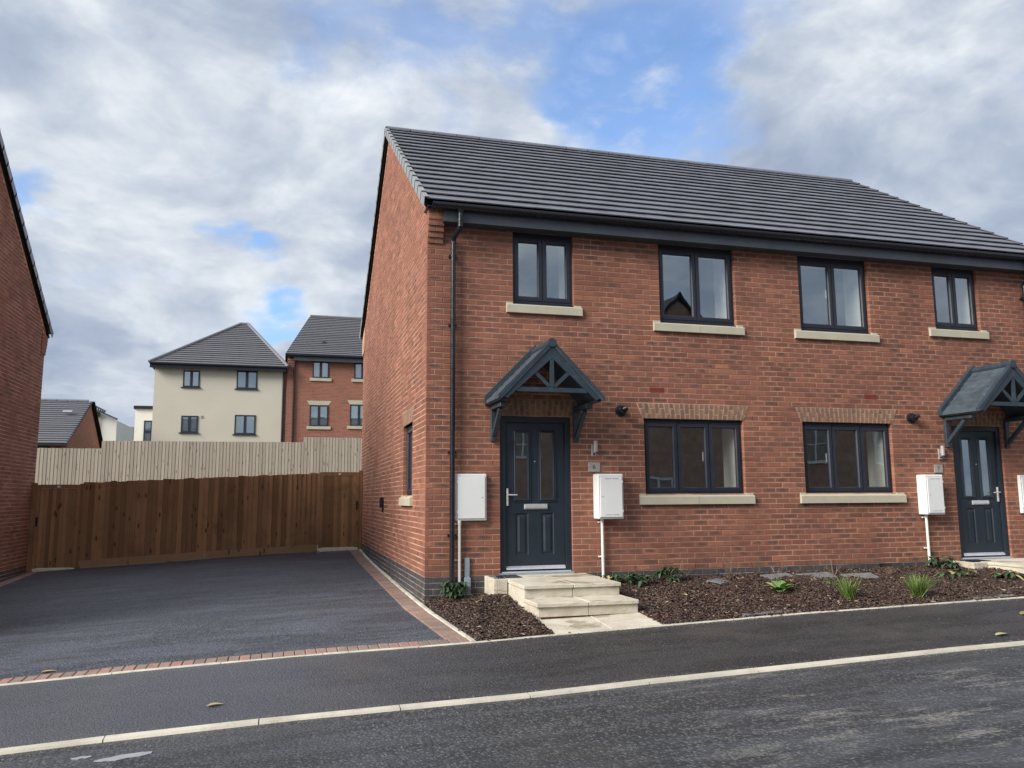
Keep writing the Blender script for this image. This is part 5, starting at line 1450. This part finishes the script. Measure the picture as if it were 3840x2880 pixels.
# ------------------------------------------------------------------ brown drive fence with its two gates
FY = 8.75
def fz_top(x): return float(np.interp(x, [-6.75, -0.05], [1.345, 1.637]))
def board_strip(m, x, z0, z1, y, wd=0.118, th0=0.006, th1=0.024, bk=(0.5, 0, 0), lean=0.0):
    """featheredge board: thick edge on the right side overlapping its neighbour"""
    m.solid([(x, y-0.004, z0), (x+wd, y-th1-0.004, z0), (x+wd, y, z0), (x, y, z0), (x+lean, y-0.004, z1), (x+wd+lean, y-th1-0.004, z1), (x+wd+lean, y, z1), (x+lean, y, z1)],
            [(0, 1, 5, 4), (1, 2, 6, 5), (2, 3, 7, 6), (3, 0, 4, 7), (4, 5, 6, 7), (3, 2, 1, 0)], bk)
bf = root('brown_fence', (-3.4, FY, -0.3), 'dark brown close-board fence across the end of the drive, its top rising rightwards', 'fence')
x = -5.87; k = 0
while x < -0.99:
    zb = drive_z(x, FY)+0.16; 
    top = fz_top(x)+0.018*math.sin(k*1.7)*0.4+(0.012 if k % 5 == 0 else 0)
    m = MB(); board_strip(m, x, zb, top, FY-0.001*(k % 2), 0.122, bk=(random.random(), 0, random.random()), lean=random.uniform(-.003, .003)); m.build('fence_board', 'brown_wood', bf)
    x += 0.104; k += 1
for (a, b_) in ((-5.87, -3.38), (-3.372, -1.0)):
    m = MB(); za, zc = drive_z(a, FY)+0.012, drive_z(b_, FY)+0.012
    m.prism([(a, FY-0.03, za), (b_, FY-0.03, zc), (b_, FY-0.03, zc+0.155), (a, FY-0.03, za+0.155)], (0, 0.025, 0), (random.random(), 0, random.random())); m.build('gravel_board', 'gravel_board_wood', bf)
for xx in (-5.90, -4.1, -2.4, -1.04):
    m = MB(); m.box(xx-0.045, xx+0.045, FY+0.005, FY+0.09, drive_z(xx, FY)-0.3, fz_top(xx)-0.02, (0.2, 0, random.random())); m.build('fence_post', 'brown_wood', bf)
for zo in (-0.15, -0.75, -1.3):
    m = MB(); m.prism([(-5.87, FY+0.02, fz_top(-5.87)+zo), (-1.0, FY+0.02, fz_top(-1)+zo), (-1.0, FY+0.02, fz_top(-1)+zo-0.07), (-5.87, FY+0.02, fz_top(-5.87)+zo-0.07)], (0, 0.04, 0)); m.build('fence_rail', 'brown_wood', bf)
def gate(x0, x1, z0, z1, latch_left, label):
    g = root('garden_gate', ((x0+x1)/2, FY, z0), label, 'gate', 'boarded gates beside the drive')
    n = 9; pitch = (x1-x0-0.15)/n
    for i in range(n):
        xx = x0+0.08+i*pitch; m = MB(); m.cbox(xx, xx+pitch, FY-0.022, FY-0.004, z0+0.01, z1-0.085, 0.0035, (random.random(), 0, random.random())); m.build('gate_board', 'brown_wood', g)
    for (a, b_, c, d) in ((x0, x0+0.078, z0, z1-0.003), (x1-0.068, x1, z0, z1-0.003)):
        m = MB(); m.cbox(a, b_, FY-0.028, FY+0.02, c, d, 0.003, (0.55, 0, random.random())); m.build('gate_stile', 'brown_wood', g)
    m = MB(); m.cbox(x0+0.0785, x1-0.0685, FY-0.030, FY+0.02, z1-0.083, z1, 0.003, (0.45, 0, random.random())); m.build('gate_rail', 'brown_wood', g)
    lx = x0+0.045 if latch_left else x1-0.045
    m = MB(); m.cbox(lx-0.018, lx+0.018, FY-0.045, FY-0.027, z0+0.86, z0+1.05, 0.004); m.build('latch', 'black_plastic', g)
    m = MB(); m.box((x0+x1)/2-0.03, (x0+x1)/2+0.03, FY-0.032, FY-0.029, z1-0.062, z1-0.028); m.build('paper_label', 'white_grp', g)
gate(-6.755, -5.92, -0.385, 1.345, True, 'dark brown boarded gate at the left end of the fence')
gate(-0.975, -0.085, -0.090, 1.622, False, 'brown boarded gate at the right end beside the gable wall')
for (a, b_, c, d) in ((-0.082, -0.008, -0.15, 1.66), (-6.845, -6.758, -0.5, 1.38)):
    m = MB(); m.box(a, b_, FY-0.02, FY+0.07, c, d, (0.45, 0, .3)); m.build('gate_post', 'brown_wood', bf)
for (a, b_, z0, z1) in ((-6.73, -5.94, -0.462, -0.395), (-0.93, -0.09, -0.14, -0.098)):
    m = MB(); z0 = min(z0, drive_z(a, FY)-0.02); m.prism([(a, FY-0.03, drive_z(a, FY)-0.01), (b_, FY-0.03, drive_z(b_, FY)-0.01), (b_, FY-0.03, z1+0.0), (a, FY-0.03, z1-0.0)], (0, 0.06, 0)); m.build('timber_threshold', 'new_wood', None, label=('pale new timber batten under the left gate' if a < -3 else 'pale new timber batten under the right gate'), cat='batten')

# ------------------------------------------------------------------ pale garden fence beyond
PY = 16.0
pf = root('pale_fence', (-4, PY, 1.0), 'tall pale unstained close-board fence stepping up twice behind the brown fence', 'fence')
x = -9.6; k = 0
while x < 1.6:
    top = 2.53 if x < -7.06 else (2.775+0.004*(x+4) if x < -1.25 else 2.945)
    m = MB(); board_strip(m, x, 0.9, top+random.uniform(-.004, .004), PY-0.001*(k % 2), 0.112, th1=0.010, bk=(random.random(), 0, random.random())); m.build('fence_board', 'pale_wood', pf)
    x += 0.0965; k += 1
for xx in np.arange(-9.6, 1.7, 1.8):
    m = MB(); m.box(xx-0.05, xx+0.05, PY+0.005, PY+0.1, 0.6, 2.45 if xx < -7 else 2.7, (0.4, 0, .1)); m.build('fence_post', 'pale_wood', pf)

# ------------------------------------------------------------------ left neighbour
LX, LO = -6.85, -0.31
lh = root('brick_house', (-11, 4, -0.7), 'red brick house cut by the left edge, its gable wall facing the drive', 'house')
LY0, LY1 = -0.28, 8.92
def lgable(z):
    zz = z+LO+0.20-LO
    z_e = EAVE_Z+LO
    if z+0.20 < z_e+0.15: return (-9, 99)
    mid = (LY0+LY1)/2; half = (LY1-LY0)/2+0.235
    t = (z+0.20-z_e)/TP
    return (mid-half+t-LY0, mid+half-t-LY0)
mid = (LY0+LY1)/2
gp = [(0, 4.75+LO), (DH, 4.75+LO), (DH, EAVE_Z+LO-0.14+0.235*TP), (DH/2, RZ+LO-0.14), (0, EAVE_Z+LO-0.14+0.235*TP)]
lw = wall_mesh((LX, LY0, 0), (0, 1, 0), (1, 0, 0), 0.0, DH, LO-0.4, 4.75+LO, [], 0.1, gp).build('wall', 'mortar', lh)
sp = layout(0, 108, 0.0, DH, LO, False, [], lambda z: lgable(z))
build_bricks(sp, LO, (LX, LY0, 0), (0, 1, 0), (1, 0, 0), lw, 'red_brick', 'brick', 'brickwork', heartp=0.5, nmax=0)
ss = []
for r, full in ((0, True), (-1, False), (-2, True), (-3, False)): ss += [(p, q, r) for p, q, _ in layout(0, 1, 0, DH, 0, full, [])]
m = MB(); m.box(LX-0.1, LX-0.004, LY0, LY1, -1.2, LO); lp = m.build('plinth', 'grey_mortar', lh)
build_bricks(ss, LO-0.075, (LX, LY0, 0), (0, 1, 0), (1, 0, 0), lp, 'blue_brick', 'plinth_brick', 'plinth_brickwork', heartp=0.2, nmax=60)
m = MB(); m.box(-16, LX-0.02, LY0, LY0+0.1, -1.2, 4.75+LO); m.box(-16, LX-0.02, LY1-0.1, LY1, -1.2, 4.75+LO); m.build('rear_wall', 'red_brick', lh)
lr = MB(); e_y = 0.235
lr.prism([(-16, LY0-e_y+0.05, EAVE_Z+LO-0.055), (-16, mid, RZ+LO-0.075), (-16, LY1+e_y-0.05, EAVE_Z+LO-0.055), (-16, LY1+e_y-0.05, EAVE_Z+LO-0.09), (-16, mid, RZ+LO-0.11), (-16, LY0-e_y+0.05, EAVE_Z+LO-0.09)], (16+LX+0.03, 0, 0))
lr = lr.build('roof', 'roof_membrane', lh)
m = MB()
for E_, u_, n_ in ((Vector((0, LY0-e_y, EAVE_Z+LO)), ud, un), (Vector((0, LY1+e_y, EAVE_Z+LO)), ud2, un2)):
    for c in range(NC):
        A = E_+u_*(0.005+c*gauge)+n_*0.028+Vector((-16, 0, 0)); m.frame_box(A, (16+LX+0.055, 0, 0), u_*(gauge+0.05)-n_*0.03, n_*-0.02, (random.random(), 0, random.random()))
m.build('roof_tiling', 'roof_tile', lr, kind='stuff')
verge(LX+0.085, 1, Vector((0, LY1+e_y, EAVE_Z+LO)), ud2, un2, NC, gauge, lr, mat='roof_tile')
verge(LX+0.085, 1, Vector((0, LY0-e_y, EAVE_Z+LO)), ud, un, NC, gauge, lr, mat='roof_tile')
# kneeler of the neighbour
for i, (zz, pr) in enumerate(((4.425, 0.028), (4.50, 0.056), (4.575, 0.084), (4.65, 0.112), (4.725, 0.125), (4.80, 0.130))):
    m = MB(); z = zz+LO+0.008; brick_faces(m, (LX+0.018, LY1-0.14+pr/2, z+HB/2), (0, 1, 0), (1, 0, 0), 0.28+pr, HB, brick_tone(0.1), depth=0.2); m.build('kneeler_brick', 'red_brick', lh)
m = MB(); m.prism([(LX+0.012, LY1-0.28, 4.43+LO), (LX+0.012, LY1, 4.43+LO), (LX+0.012, LY1+0.12, 4.85+LO), (LX+0.012, LY1-0.28, 4.95+LO)], (-0.1, 0, 0)); m.build('kneeler_bed', 'mortar', lh)

# ------------------------------------------------------------------ background buildings
def far_window(x0, x1, z0, z1, y, parent, lights=2, sill_=None, mat='frame_anthracite', head=None):
    m = MB(); f = 0.07; m.box(x0, x0+f, y-0.03, y+0.08, z0, z1); m.box(x1-f, x1, y-0.03, y+0.08, z0, z1); m.box(x0+f, x1-f, y-0.03, y+0.08, z1-f, z1); m.box(x0+f, x1-f, y-0.03, y+0.08, z0, z0+f)
    for i in range(1, lights):
        xc = x0+(x1-x0)*i/lights; m.box(xc-0.07, xc+0.07, y-0.03, y+0.08, z0+f, z1-f)
    wn = m.build('window', mat, parent)
    for i in range(lights):
        a = x0+f+0.0 if i == 0 else x0+(x1-x0)*i/lights+0.07; b_ = x1-f if i == lights-1 else x0+(x1-x0)*(i+1)/lights-0.07
        m = MB(); m.face([(a, y-0.014, z0+f), (b_, y-0.014, z0+f), (b_, y-0.014, z1-f), (a, y-0.014, z1-f)]); m.build('pane', 'glass', wn)
    m = MB(); m.box(x0+0.02, x1-0.02, y-0.008, y-0.004, z0+0.02, z1-0.02); m.build('blind', 'far_blind', wn)
    if sill_ == 'stone': m = MB(); m.box(x0-0.14, x1+0.14, y-0.06, y+0.05, z0-0.16, z0-0.003); m.build('sill', 'cast_stone', parent)
    elif sill_: m = MB(); m.box(x0-0.09, x1+0.06, y-0.07, y+0.02, z0-0.05, z0-0.003); m.build('sill', 'frame_anthracite', parent)
    if head: m = MB(); m.prism([(x0-0.02, y-0.012, z1+0.01), (x1+0.02, y-0.012, z1+0.01), (x1+0.16, y-0.012, z1+0.24), (x0-0.16, y-0.012, z1+0.24)], (0, 0.05, 0)); m.build('lintel', 'cast_stone', parent)
simple('far_blind', (0.17, 0.20, 0.215), 0.8)
def far_brick():
    m, t, b = newmat('far_brick')
    pos = t.add('ShaderNodeNewGeometry').outputs['Position']
    x, y, z = t.xyz(pos)
    vec = t.comb(t.math('ADD', x, y), z, 0.0)
    br_ = t.add('ShaderNodeTexBrick', {'Vector': vec, 'Color1': (0.30, 0.105, 0.065, 1), 'Color2': (0.20, 0.075, 0.055, 1), 'Mortar': (0.38, 0.24, 0.18, 1), 'Scale': 1.0, 'Mortar Size': 0.006, 'Brick Width': 0.225, 'Row Height': 0.075, 'Bias': 0.0}, offset=0.5)
    n = t.noise(pos, 1.2, 4); cc = t.mix(t.smooth(n, 0.35, 0.7, 0, 0.35), br_.outputs['Color'], (0.33, 0.15, 0.10))
    put(t, b, 'Base Color', cc); put(t, b, 'Roughness', 0.9); bump(t, b, br_.outputs['Fac'], 0.4, -0.006)
far_brick()
def tiled_slope(m, p0, p1, q0, q1, n, th=0.05):
    """slope between eaves edge p0-p1 and top edge q0-q1 as n overlapping courses"""
    p0, p1, q0, q1 = map(Vector, (p0, p1, q0, q1)); nn = (p1-p0).cross(q0-p0)
    if nn.length < 1e-6: nn = (p1-p0).cross(q1-p0)
    nn.normalize(); nn = nn if nn.z > 0 else -nn
    for i in range(n):
        f0, f1 = i/n, min(1, (i+1)/n)
        a, b_ = p0.lerp(q0, f0), p1.lerp(q1, f0); c, d = p1.lerp(q1, f1), p0.lerp(q0, f1); bk = (random.uniform(.2, .8), 0, random.random())
        m.face([a+nn*th, b_+nn*th, c, d], bk); m.face([a, b_, b_+nn*th, a+nn*th], (0.0, 0, 0))
BY = 34.0
bh = root('rendered_house', (-5, BY+4, 2.5), 'cream rendered house with hipped grey tile roof and four dark windows', 'house')
s36 = lambda v33, v36: v33+(v36-v33)/3
bx0, bx1, bze = -8.28, -1.99, 7.78
m = MB(); m.box(bx0, bx1-0.0, BY, BY+8, 0.5, bze+0.02); m.build('wall', 'beige_render', bh)
m = MB(); m.box(bx1+0.002, bx1+0.22, BY+0.08, BY+8, 0.5, bze); m.build('side_wall', 'far_brick', bh)
for (a, b_, c, d) in ((-6.915, -6.11, 6.77, 7.63), (-4.30, -3.27, 6.76, 7.75), (-6.91, -6.10, 4.43, 5.29), (-4.32, -3.28, 4.38, 5.385)): far_window(a, b_, c, d, BY, bh, 2, 'dark')
rf = MB(); rf.box(bx0-0.18, bx1+0.22, BY-0.30, BY+8.3, bze-0.02, bze+0.15); m = rf.build('roof', 'roof_membrane', bh)
ap0, ap1 = (-4.42, BY+4.0, 11.0), (-4.02, BY+4.0, 11.0)
rm = MB(); z0 = bze+0.15; A, B_, C_, D_ = (bx0-0.24, BY-0.35, z0), (bx1+0.26, BY-0.35, z0), (bx1+0.26, BY+8.3, z0), (bx0-0.24, BY+8.3, z0)
tiled_slope(rm, A, B_, ap0, ap1, 21, 0.06); tiled_slope(rm, B_, C_, ap1, ap1, 21, 0.06); tiled_slope(rm, C_, D_, ap1, ap0, 21, 0.06); tiled_slope(rm, D_, A, ap0, ap0, 21, 0.06)
rm.build('roof_tiling', 'far_tile', m, kind='stuff')
hm = MB()
for a, b_ in ((A, ap0), (B_, ap1), (ap0, ap1)): hm.tube([Vector(a)+Vector((0, 0, .04)), Vector(b_)+Vector((0, 0, .04))], 0.09, 8, bk=(0.6, 0, 0))
hm.build('hip_tiles', 'far_tile', m)
mm = MB(); mm.box(bx0-0.2, bx1+0.15, BY-0.37, BY-0.29, bze-0.10, bze+0.16); mm.tube([(bx0-0.2, BY-0.42, bze+0.12), (bx1+0.2, BY-0.42, bze+0.12)], 0.07, 8); mm.build('gutter', 'black_plastic', bh)
mm = MB(); mm.tube([(bx1+0.10, BY-0.02, bze-0.1), (bx1+0.05, BY-0.02, bze-0.5), (bx1+0.05, BY-0.02, 1.0)], 0.045, 8); mm.build('downpipe', 'black_plastic', bh)
mm = MB(); mm.box(-5.98, -5.86, BY-0.02, BY+0.01, 5.17, 5.30); mm.build('wall_vent', 'interior_dark', bh)
mm = MB(); mm.prism([(-5.05, BY+1.30, 9.02), (-4.79, BY+1.28, 9.02), (-4.92, BY+1.3, 9.13)], (0, 0.5, 0.1)); mm.build('roof_vent', 'roof_membrane', m)
# brick flats to its right
fh = root('brick_flats', (2, BY+4, 2.5), 'red brick three-storey block with stone lintels behind the pale fence', 'house')
fx0 = -1.765
m = MB(); m.box(fx0, 8.0, BY, BY+7, 0.5, 8.47); m.build('wall', 'far_brick', fh)
for (a, b_, c, d, hd) in ((-0.46, 0.40, 7.455, 8.44, False), (1.745, 2.62, 7.47, 8.46, False), (-0.55, 0.415, 4.86, 5.99, True), (1.56, 2.52, 4.91, 6.07, True), (4.0, 4.9, 7.45, 8.44, False), (4.0, 4.9, 4.9, 6.0, True)): far_window(a, b_, c, d, BY, fh, 2, 'stone', head=hd)
rf = MB(); rf.box(fx0-0.0, 8, BY-0.28, BY+7.2, 8.47, 8.60); m = rf.build('roof', 'roof_membrane', fh)
rm = MB(); tiled_slope(rm, (fx0-0.08, BY-0.33, 8.66), (8.2, BY-0.33, 8.66), (-0.56, BY+3.4, 11.55), (8.2, BY+3.4, 11.55), 22, 0.055); tiled_slope(rm, (8.2, BY+7.2, 8.66), (fx0-0.08, BY+7.2, 8.66), (8.2, BY+3.4, 11.55), (-0.56, BY+3.4, 11.55), 22, 0.055); tiled_slope(rm, (fx0-0.08, BY+7.2, 8.66), (fx0-0.08, BY-0.33, 8.66), (-0.56, BY+3.4, 11.55), (-0.56, BY+3.4, 11.55), 22, 0.055)
rm.build('roof_tiling', 'far_tile', m, kind='stuff')
mm = MB(); mm.tube([(-0.58, BY+3.4, 11.57), (8.2, BY+3.4, 11.57)], 0.09, 8, bk=(0.6, 0, 0)); mm.build('ridge_tile', 'far_tile', m)
mm = MB(); mm.box(fx0+0.3, 8.1, BY-0.32, BY-0.27, 8.32, 8.60); mm.build('fascia', 'fascia_grey', fh)
mm = MB(); mm.tube([(fx0-0.05, BY-0.38, 8.60), (8.1, BY-0.38, 8.60)], 0.065, 8); mm.tube([(-1.36, BY-0.1, 8.5), (-1.40, BY-0.06, 8.0), (-1.40, BY-0.06, 1.0)], 0.05, 8); mm.build('gutter', 'black_plastic', fh)
for i, (zz, pr) in enumerate(((7.85, 0.03), (7.97, 0.07), (8.09, 0.11), (8.21, 0.15), (8.33, 0.18))):
    mm = MB(); mm.box(fx0-0.003, fx0+0.36, BY-pr, BY-0.001, zz, zz+0.115); mm.build('kneeler_brick', 'far_brick', fh)
mm = MB(); mm.prism([(-0.02, BY+0.72, 9.50), (0.30, BY+0.70, 9.50), (0.14, BY+0.7, 9.63)], (0, 0.5, 0.1)); mm.build('roof_vent', 'roof_membrane', m)
# low brick building with gable at the left
GY = 30.0
gh = root('brick_garage', (-11, GY+2, 1.5), 'low red brick building with grey tile roof and gable left of the cream house', 'building')
gx1, ge, gr_ = -9.70, 3.50, 5.44
# gable wall turned: it runs back from the front corner to the right
P_f = Vector((-11.18, GY, ge)); P_r = Vector((-10.335, GY+3.2, gr_+0.42)); P_b = Vector((-9.95+0.0, GY+6.4, ge))
P_f = Vector((-11.20, GY, 3.52)); 
import itertools
def ray(u, v, y):
    d = direction(u, v); t = (y-CAM.y)/d.y; return CAM+d*t
Pf = ray(250.5, 1662, GY); Pr = ray(341, 1507, GY+3.3); Pb = ray(379, 1681, GY+6.6)
Pf0, Pb0 = Vector((Pf.x, Pf.y, 0.5)), Vector((Pb.x, Pb.y, 0.5))
Pb = Vector((Pb.x, Pb.y, Pf.z))
m = MB(); m.prism([Pf0, Pb0, Pb-Vector((0, 0, .05)), Pr-Vector((0, 0, .12)), Pf-Vector((0, 0, .05))], (-0.2, 0, 0)); m.build('gable', 'far_brick', gh)
m = MB(); m.box(-20, Pf.x-0.01, GY+0.15, GY+0.3, 0.5, Pf.z); m.build('wall', 'far_brick', gh)
m = MB(); m.box(-20, Pf.x-0.75, GY+0.05, GY+0.148, 0.5, Pf.z-0.06); m.build('garage_door', 'frame_anthracite', gh)
rm = MB(); dxr = Vector((0.06, 0, 0)); tiled_slope(rm, (-20, GY-0.15, Pf.z-0.02), Pf+Vector((0.06, -0.15, -0.02)), (-20, GY+3.3, Pr.z), Pr+dxr, 20, 0.045)
tiled_slope(rm, Pb+Vector((0.06, 0.15, 0)), (-20, Pb.y+0.15, Pf.z), Pr+dxr, (-20, GY+3.3, Pr.z), 20, 0.045)
r_ = rm.build('roof', 'far_tile', gh)
mm = MB()
xx = -20
while xx < Pr.x-0.1:
    mm2 = MB(); mm2.tube([(xx, GY+3.3, Pr.z+0.02), (min(xx+0.44, Pr.x+0.05), GY+3.3, Pr.z+0.02)], 0.085, 8, bk=(0.5, 0, .1)); mm2.build('ridge_tile', 'far_tile', r_); xx += 0.47
mm = MB(); mm.beam(Pr+Vector((0.07, 0, -0.0)), Pb+Vector((0.07, 0.15, 0.0)), 0.05, 0.22, up=(1, 0, 0)); mm.beam(Pr+Vector((0.05, 0, 0.0)), Pf+Vector((0.05, -0.15, 0.0)), 0.03, 0.10, up=(1, 0, 0)); mm.box(-20, Pf.x+0.05, GY-0.2, GY-0.1, Pf.z-0.12, Pf.z-0.03); mm.build('verge', 'roof_membrane', gh)
for (u, v, w_) in ((252, 1548, 0.4), (196, 1632, 0.4)):
    p = ray(u, v, GY+(2.0 if v < 1600 else 0.7)); mm = MB(); mm.frame_box(p+Vector((-w_/2, -0.05, 0.02)), (w_, 0, 0), (0, 0.15, 0.08), (0, 0, 0.03)); mm.build('pale_tile', 'pale_patch', r_)
# white rendered houses further back
HY = 48.0
def ray_poly(pts, y): return [ray(u, v, y) for u, v in pts]
wh = root('white_house', tuple(ray(390, 1640, HY)), 'cream-white rendered house with mono-pitch roof edge behind the low brick gable', 'house')
pl = ray_poly([(350, 1538), (365, 1545), (438, 1577), (434, 1680), (350, 1680)], HY); pl[-1].z = pl[-2].z = 0.5
m = MB(); m.prism(pl, (0, 6, 0)); m.build('wall', 'white_render', wh)
m = MB(); a, b_ = ray(352, 1537, HY), ray(439, 1575, HY); m.beam(a+Vector((0, -0.1, 0.05)), b_+Vector((0, -0.1, 0.05)), 0.5, 0.12); m.build('parapet_cap', 'far_tile', wh)
m = MB(); p = ray(367, 1560, HY); m.tube([p+Vector((0, -0.1, 0)), p+Vector((0, -0.1, -6))], 0.055, 8); m.box(p.x-0.12, p.x+0.12, HY-0.2, HY, p.z-0.05, p.z+0.25); m.build('downpipe', 'black_plastic', wh)
# louvred brise-soleil seen over the gable
m = MB(); a0, a1 = ray(337, 1512, HY-1), ray(395, 1542, HY-1); b0, b1 = ray(345, 1540, HY+0.6), ray(384, 1549, HY+0.6)
so2 = None
for i in range(8):
    f = i/7; p, q = a0.lerp(a1, f), b0.lerp(b1, f); m.beam(p, q, 0.07, 0.07)
m.beam(a0, a1, 0.10, 0.10); m.beam(b0, b1, 0.08, 0.08)
m.build('louvre', 'fascia_grey', wh)
w2 = root('white_block', tuple(ray(540, 1600, HY)), 'white flat-roofed rendered block with one tall dark-framed window beside the cream house', 'house')
YB = BY+5.0
pl = ray_poly([(508, 1533), (575, 1533)], YB); m = MB(); m.box(pl[0].x, pl[1].x+1.0, YB, YB+5, 0.5, pl[0].z); m.build('wall', 'white_render', w2)
m = MB(); m.box(pl[0].x-0.08, pl[1].x+1, YB-0.12, YB+5.1, pl[0].z, pl[0].z+0.17); m.build('flat_roof', 'roof_membrane', w2)
a, b_ = ray(541, 1577, YB), ray(572, 1577, YB); zt = a.z; zb = ray(541, 1665, YB).z; zm = ray(541, 1619, YB).z
far_window(a.x, b_.x, zm+0.0, zt, YB-0.01, w2, 1); far_window(a.x, b_.x, zb-0.3, zm-0.002, YB-0.01, w2, 1)
s3 = root('slate_roof_house', tuple(ray(470, 1630, 60)), 'distant slate roof rising between the two white houses', 'house')
HY3 = 60.0
q = ray_poly([(436, 1594), (520, 1602)], HY3+5); p = ray_poly([(430, 1700), (525, 1700)], HY3)
rm = MB(); tiled_slope(rm, p[0]+Vector((-1, 0, 0)), p[1], q[0]+Vector((-1, 0, 0)), q[1], 16, 0.05); rm.build('roof', 'slate_stone', s3)
m = MB(); pl = [ray(436, 1620, HY3-1), ray(465, 1658, HY3-1), ray(465, 1700, HY3-1), ray(425, 1700, HY3-1)]; m.prism(pl, (0, 0.3, 0)); m.build('wall', 'white_render', s3)

# ------------------------------------------------------------------ houses across the road (seen in the glass)
simple('buff_brick', (0.40, 0.255, 0.18), 0.9, var=0.2, scale=3)
def opposite(x0, x1, y, apex, ez, label, win):
    h = root('opposite_house', ((x0+x1)/2, y-4, -0.4), label, 'house')
    m = MB(); m.box(x0, x1, y-8, y, -0.6, ez); m.prism([(x0, y, ez), (x1, y, ez), ((x0+x1)/2, y, apex)], (0, -8, 0)); m.build('wall', 'buff_brick', h)
    m = MB(); c = (x0+x1)/2
    for sg, xe in ((-1, x0), (1, x1)):
        m.prism([(c, y+0.2, apex+0.02), (xe+sg*0.3, y+0.2, ez-0.2), (xe+sg*0.3, y+0.2, ez-0.02), (c, y+0.2, apex+0.2)], (0, -8.4, 0))
    m.build('roof', 'roof_membrane', h)
    for (a, b_, c_, d) in win:
        m = MB(); f = 0.12; yy = y
        m.box(a, a+f, yy, yy+0.06, c_, d); m.box(b_-f, b_, yy, yy+0.06, c_, d); m.box(a+f, b_-f, yy, yy+0.06, d-f, d); m.box(a+f, b_-f, yy, yy+0.06, c_, c_+f); m.box((a+b_)/2-0.05, (a+b_)/2+0.05, yy, yy+0.06, c_+f, d-f); m.box(a+f, b_-f, yy, yy+0.055, (c_+d)/2-0.03, (c_+d)/2+0.03)
        w_ = m.build('window', 'white_upvc', h); m = MB(); m.box(a+f, b_-f, yy+0.01, yy+0.02, c_+f, d-f); m.build('pane', 'interior_dark', w_)
opposite(11.0, 19.4, -22.0, 9.9, 5.6, 'tall gabled house across the road reflected in the left bedroom window', [(13.0, 14.6, 0.6, 1.9)])
opposite(-1.0, 10.5, -22.0, 7.4, 5.0, 'low gabled house across the road reflected in the number 6 door', [(7.0, 8.6, 2.6, 3.9)])
opposite(19.8, 30.0, -23.0, 8.7, 5.4, 'house across the road with white windows reflected in the right windows', [(21.7, 23.5, 2.5, 4.5), (26.0, 27.6, 2.5, 4.5), (21.9, 23.3, 0.2, 1.3)])
opposite(-14.0, -4.0, -22.0, 9.0, 5.4, 'brick house across the road behind the viewer to the left', [(-9, -7.4, 3.4, 4.7)])
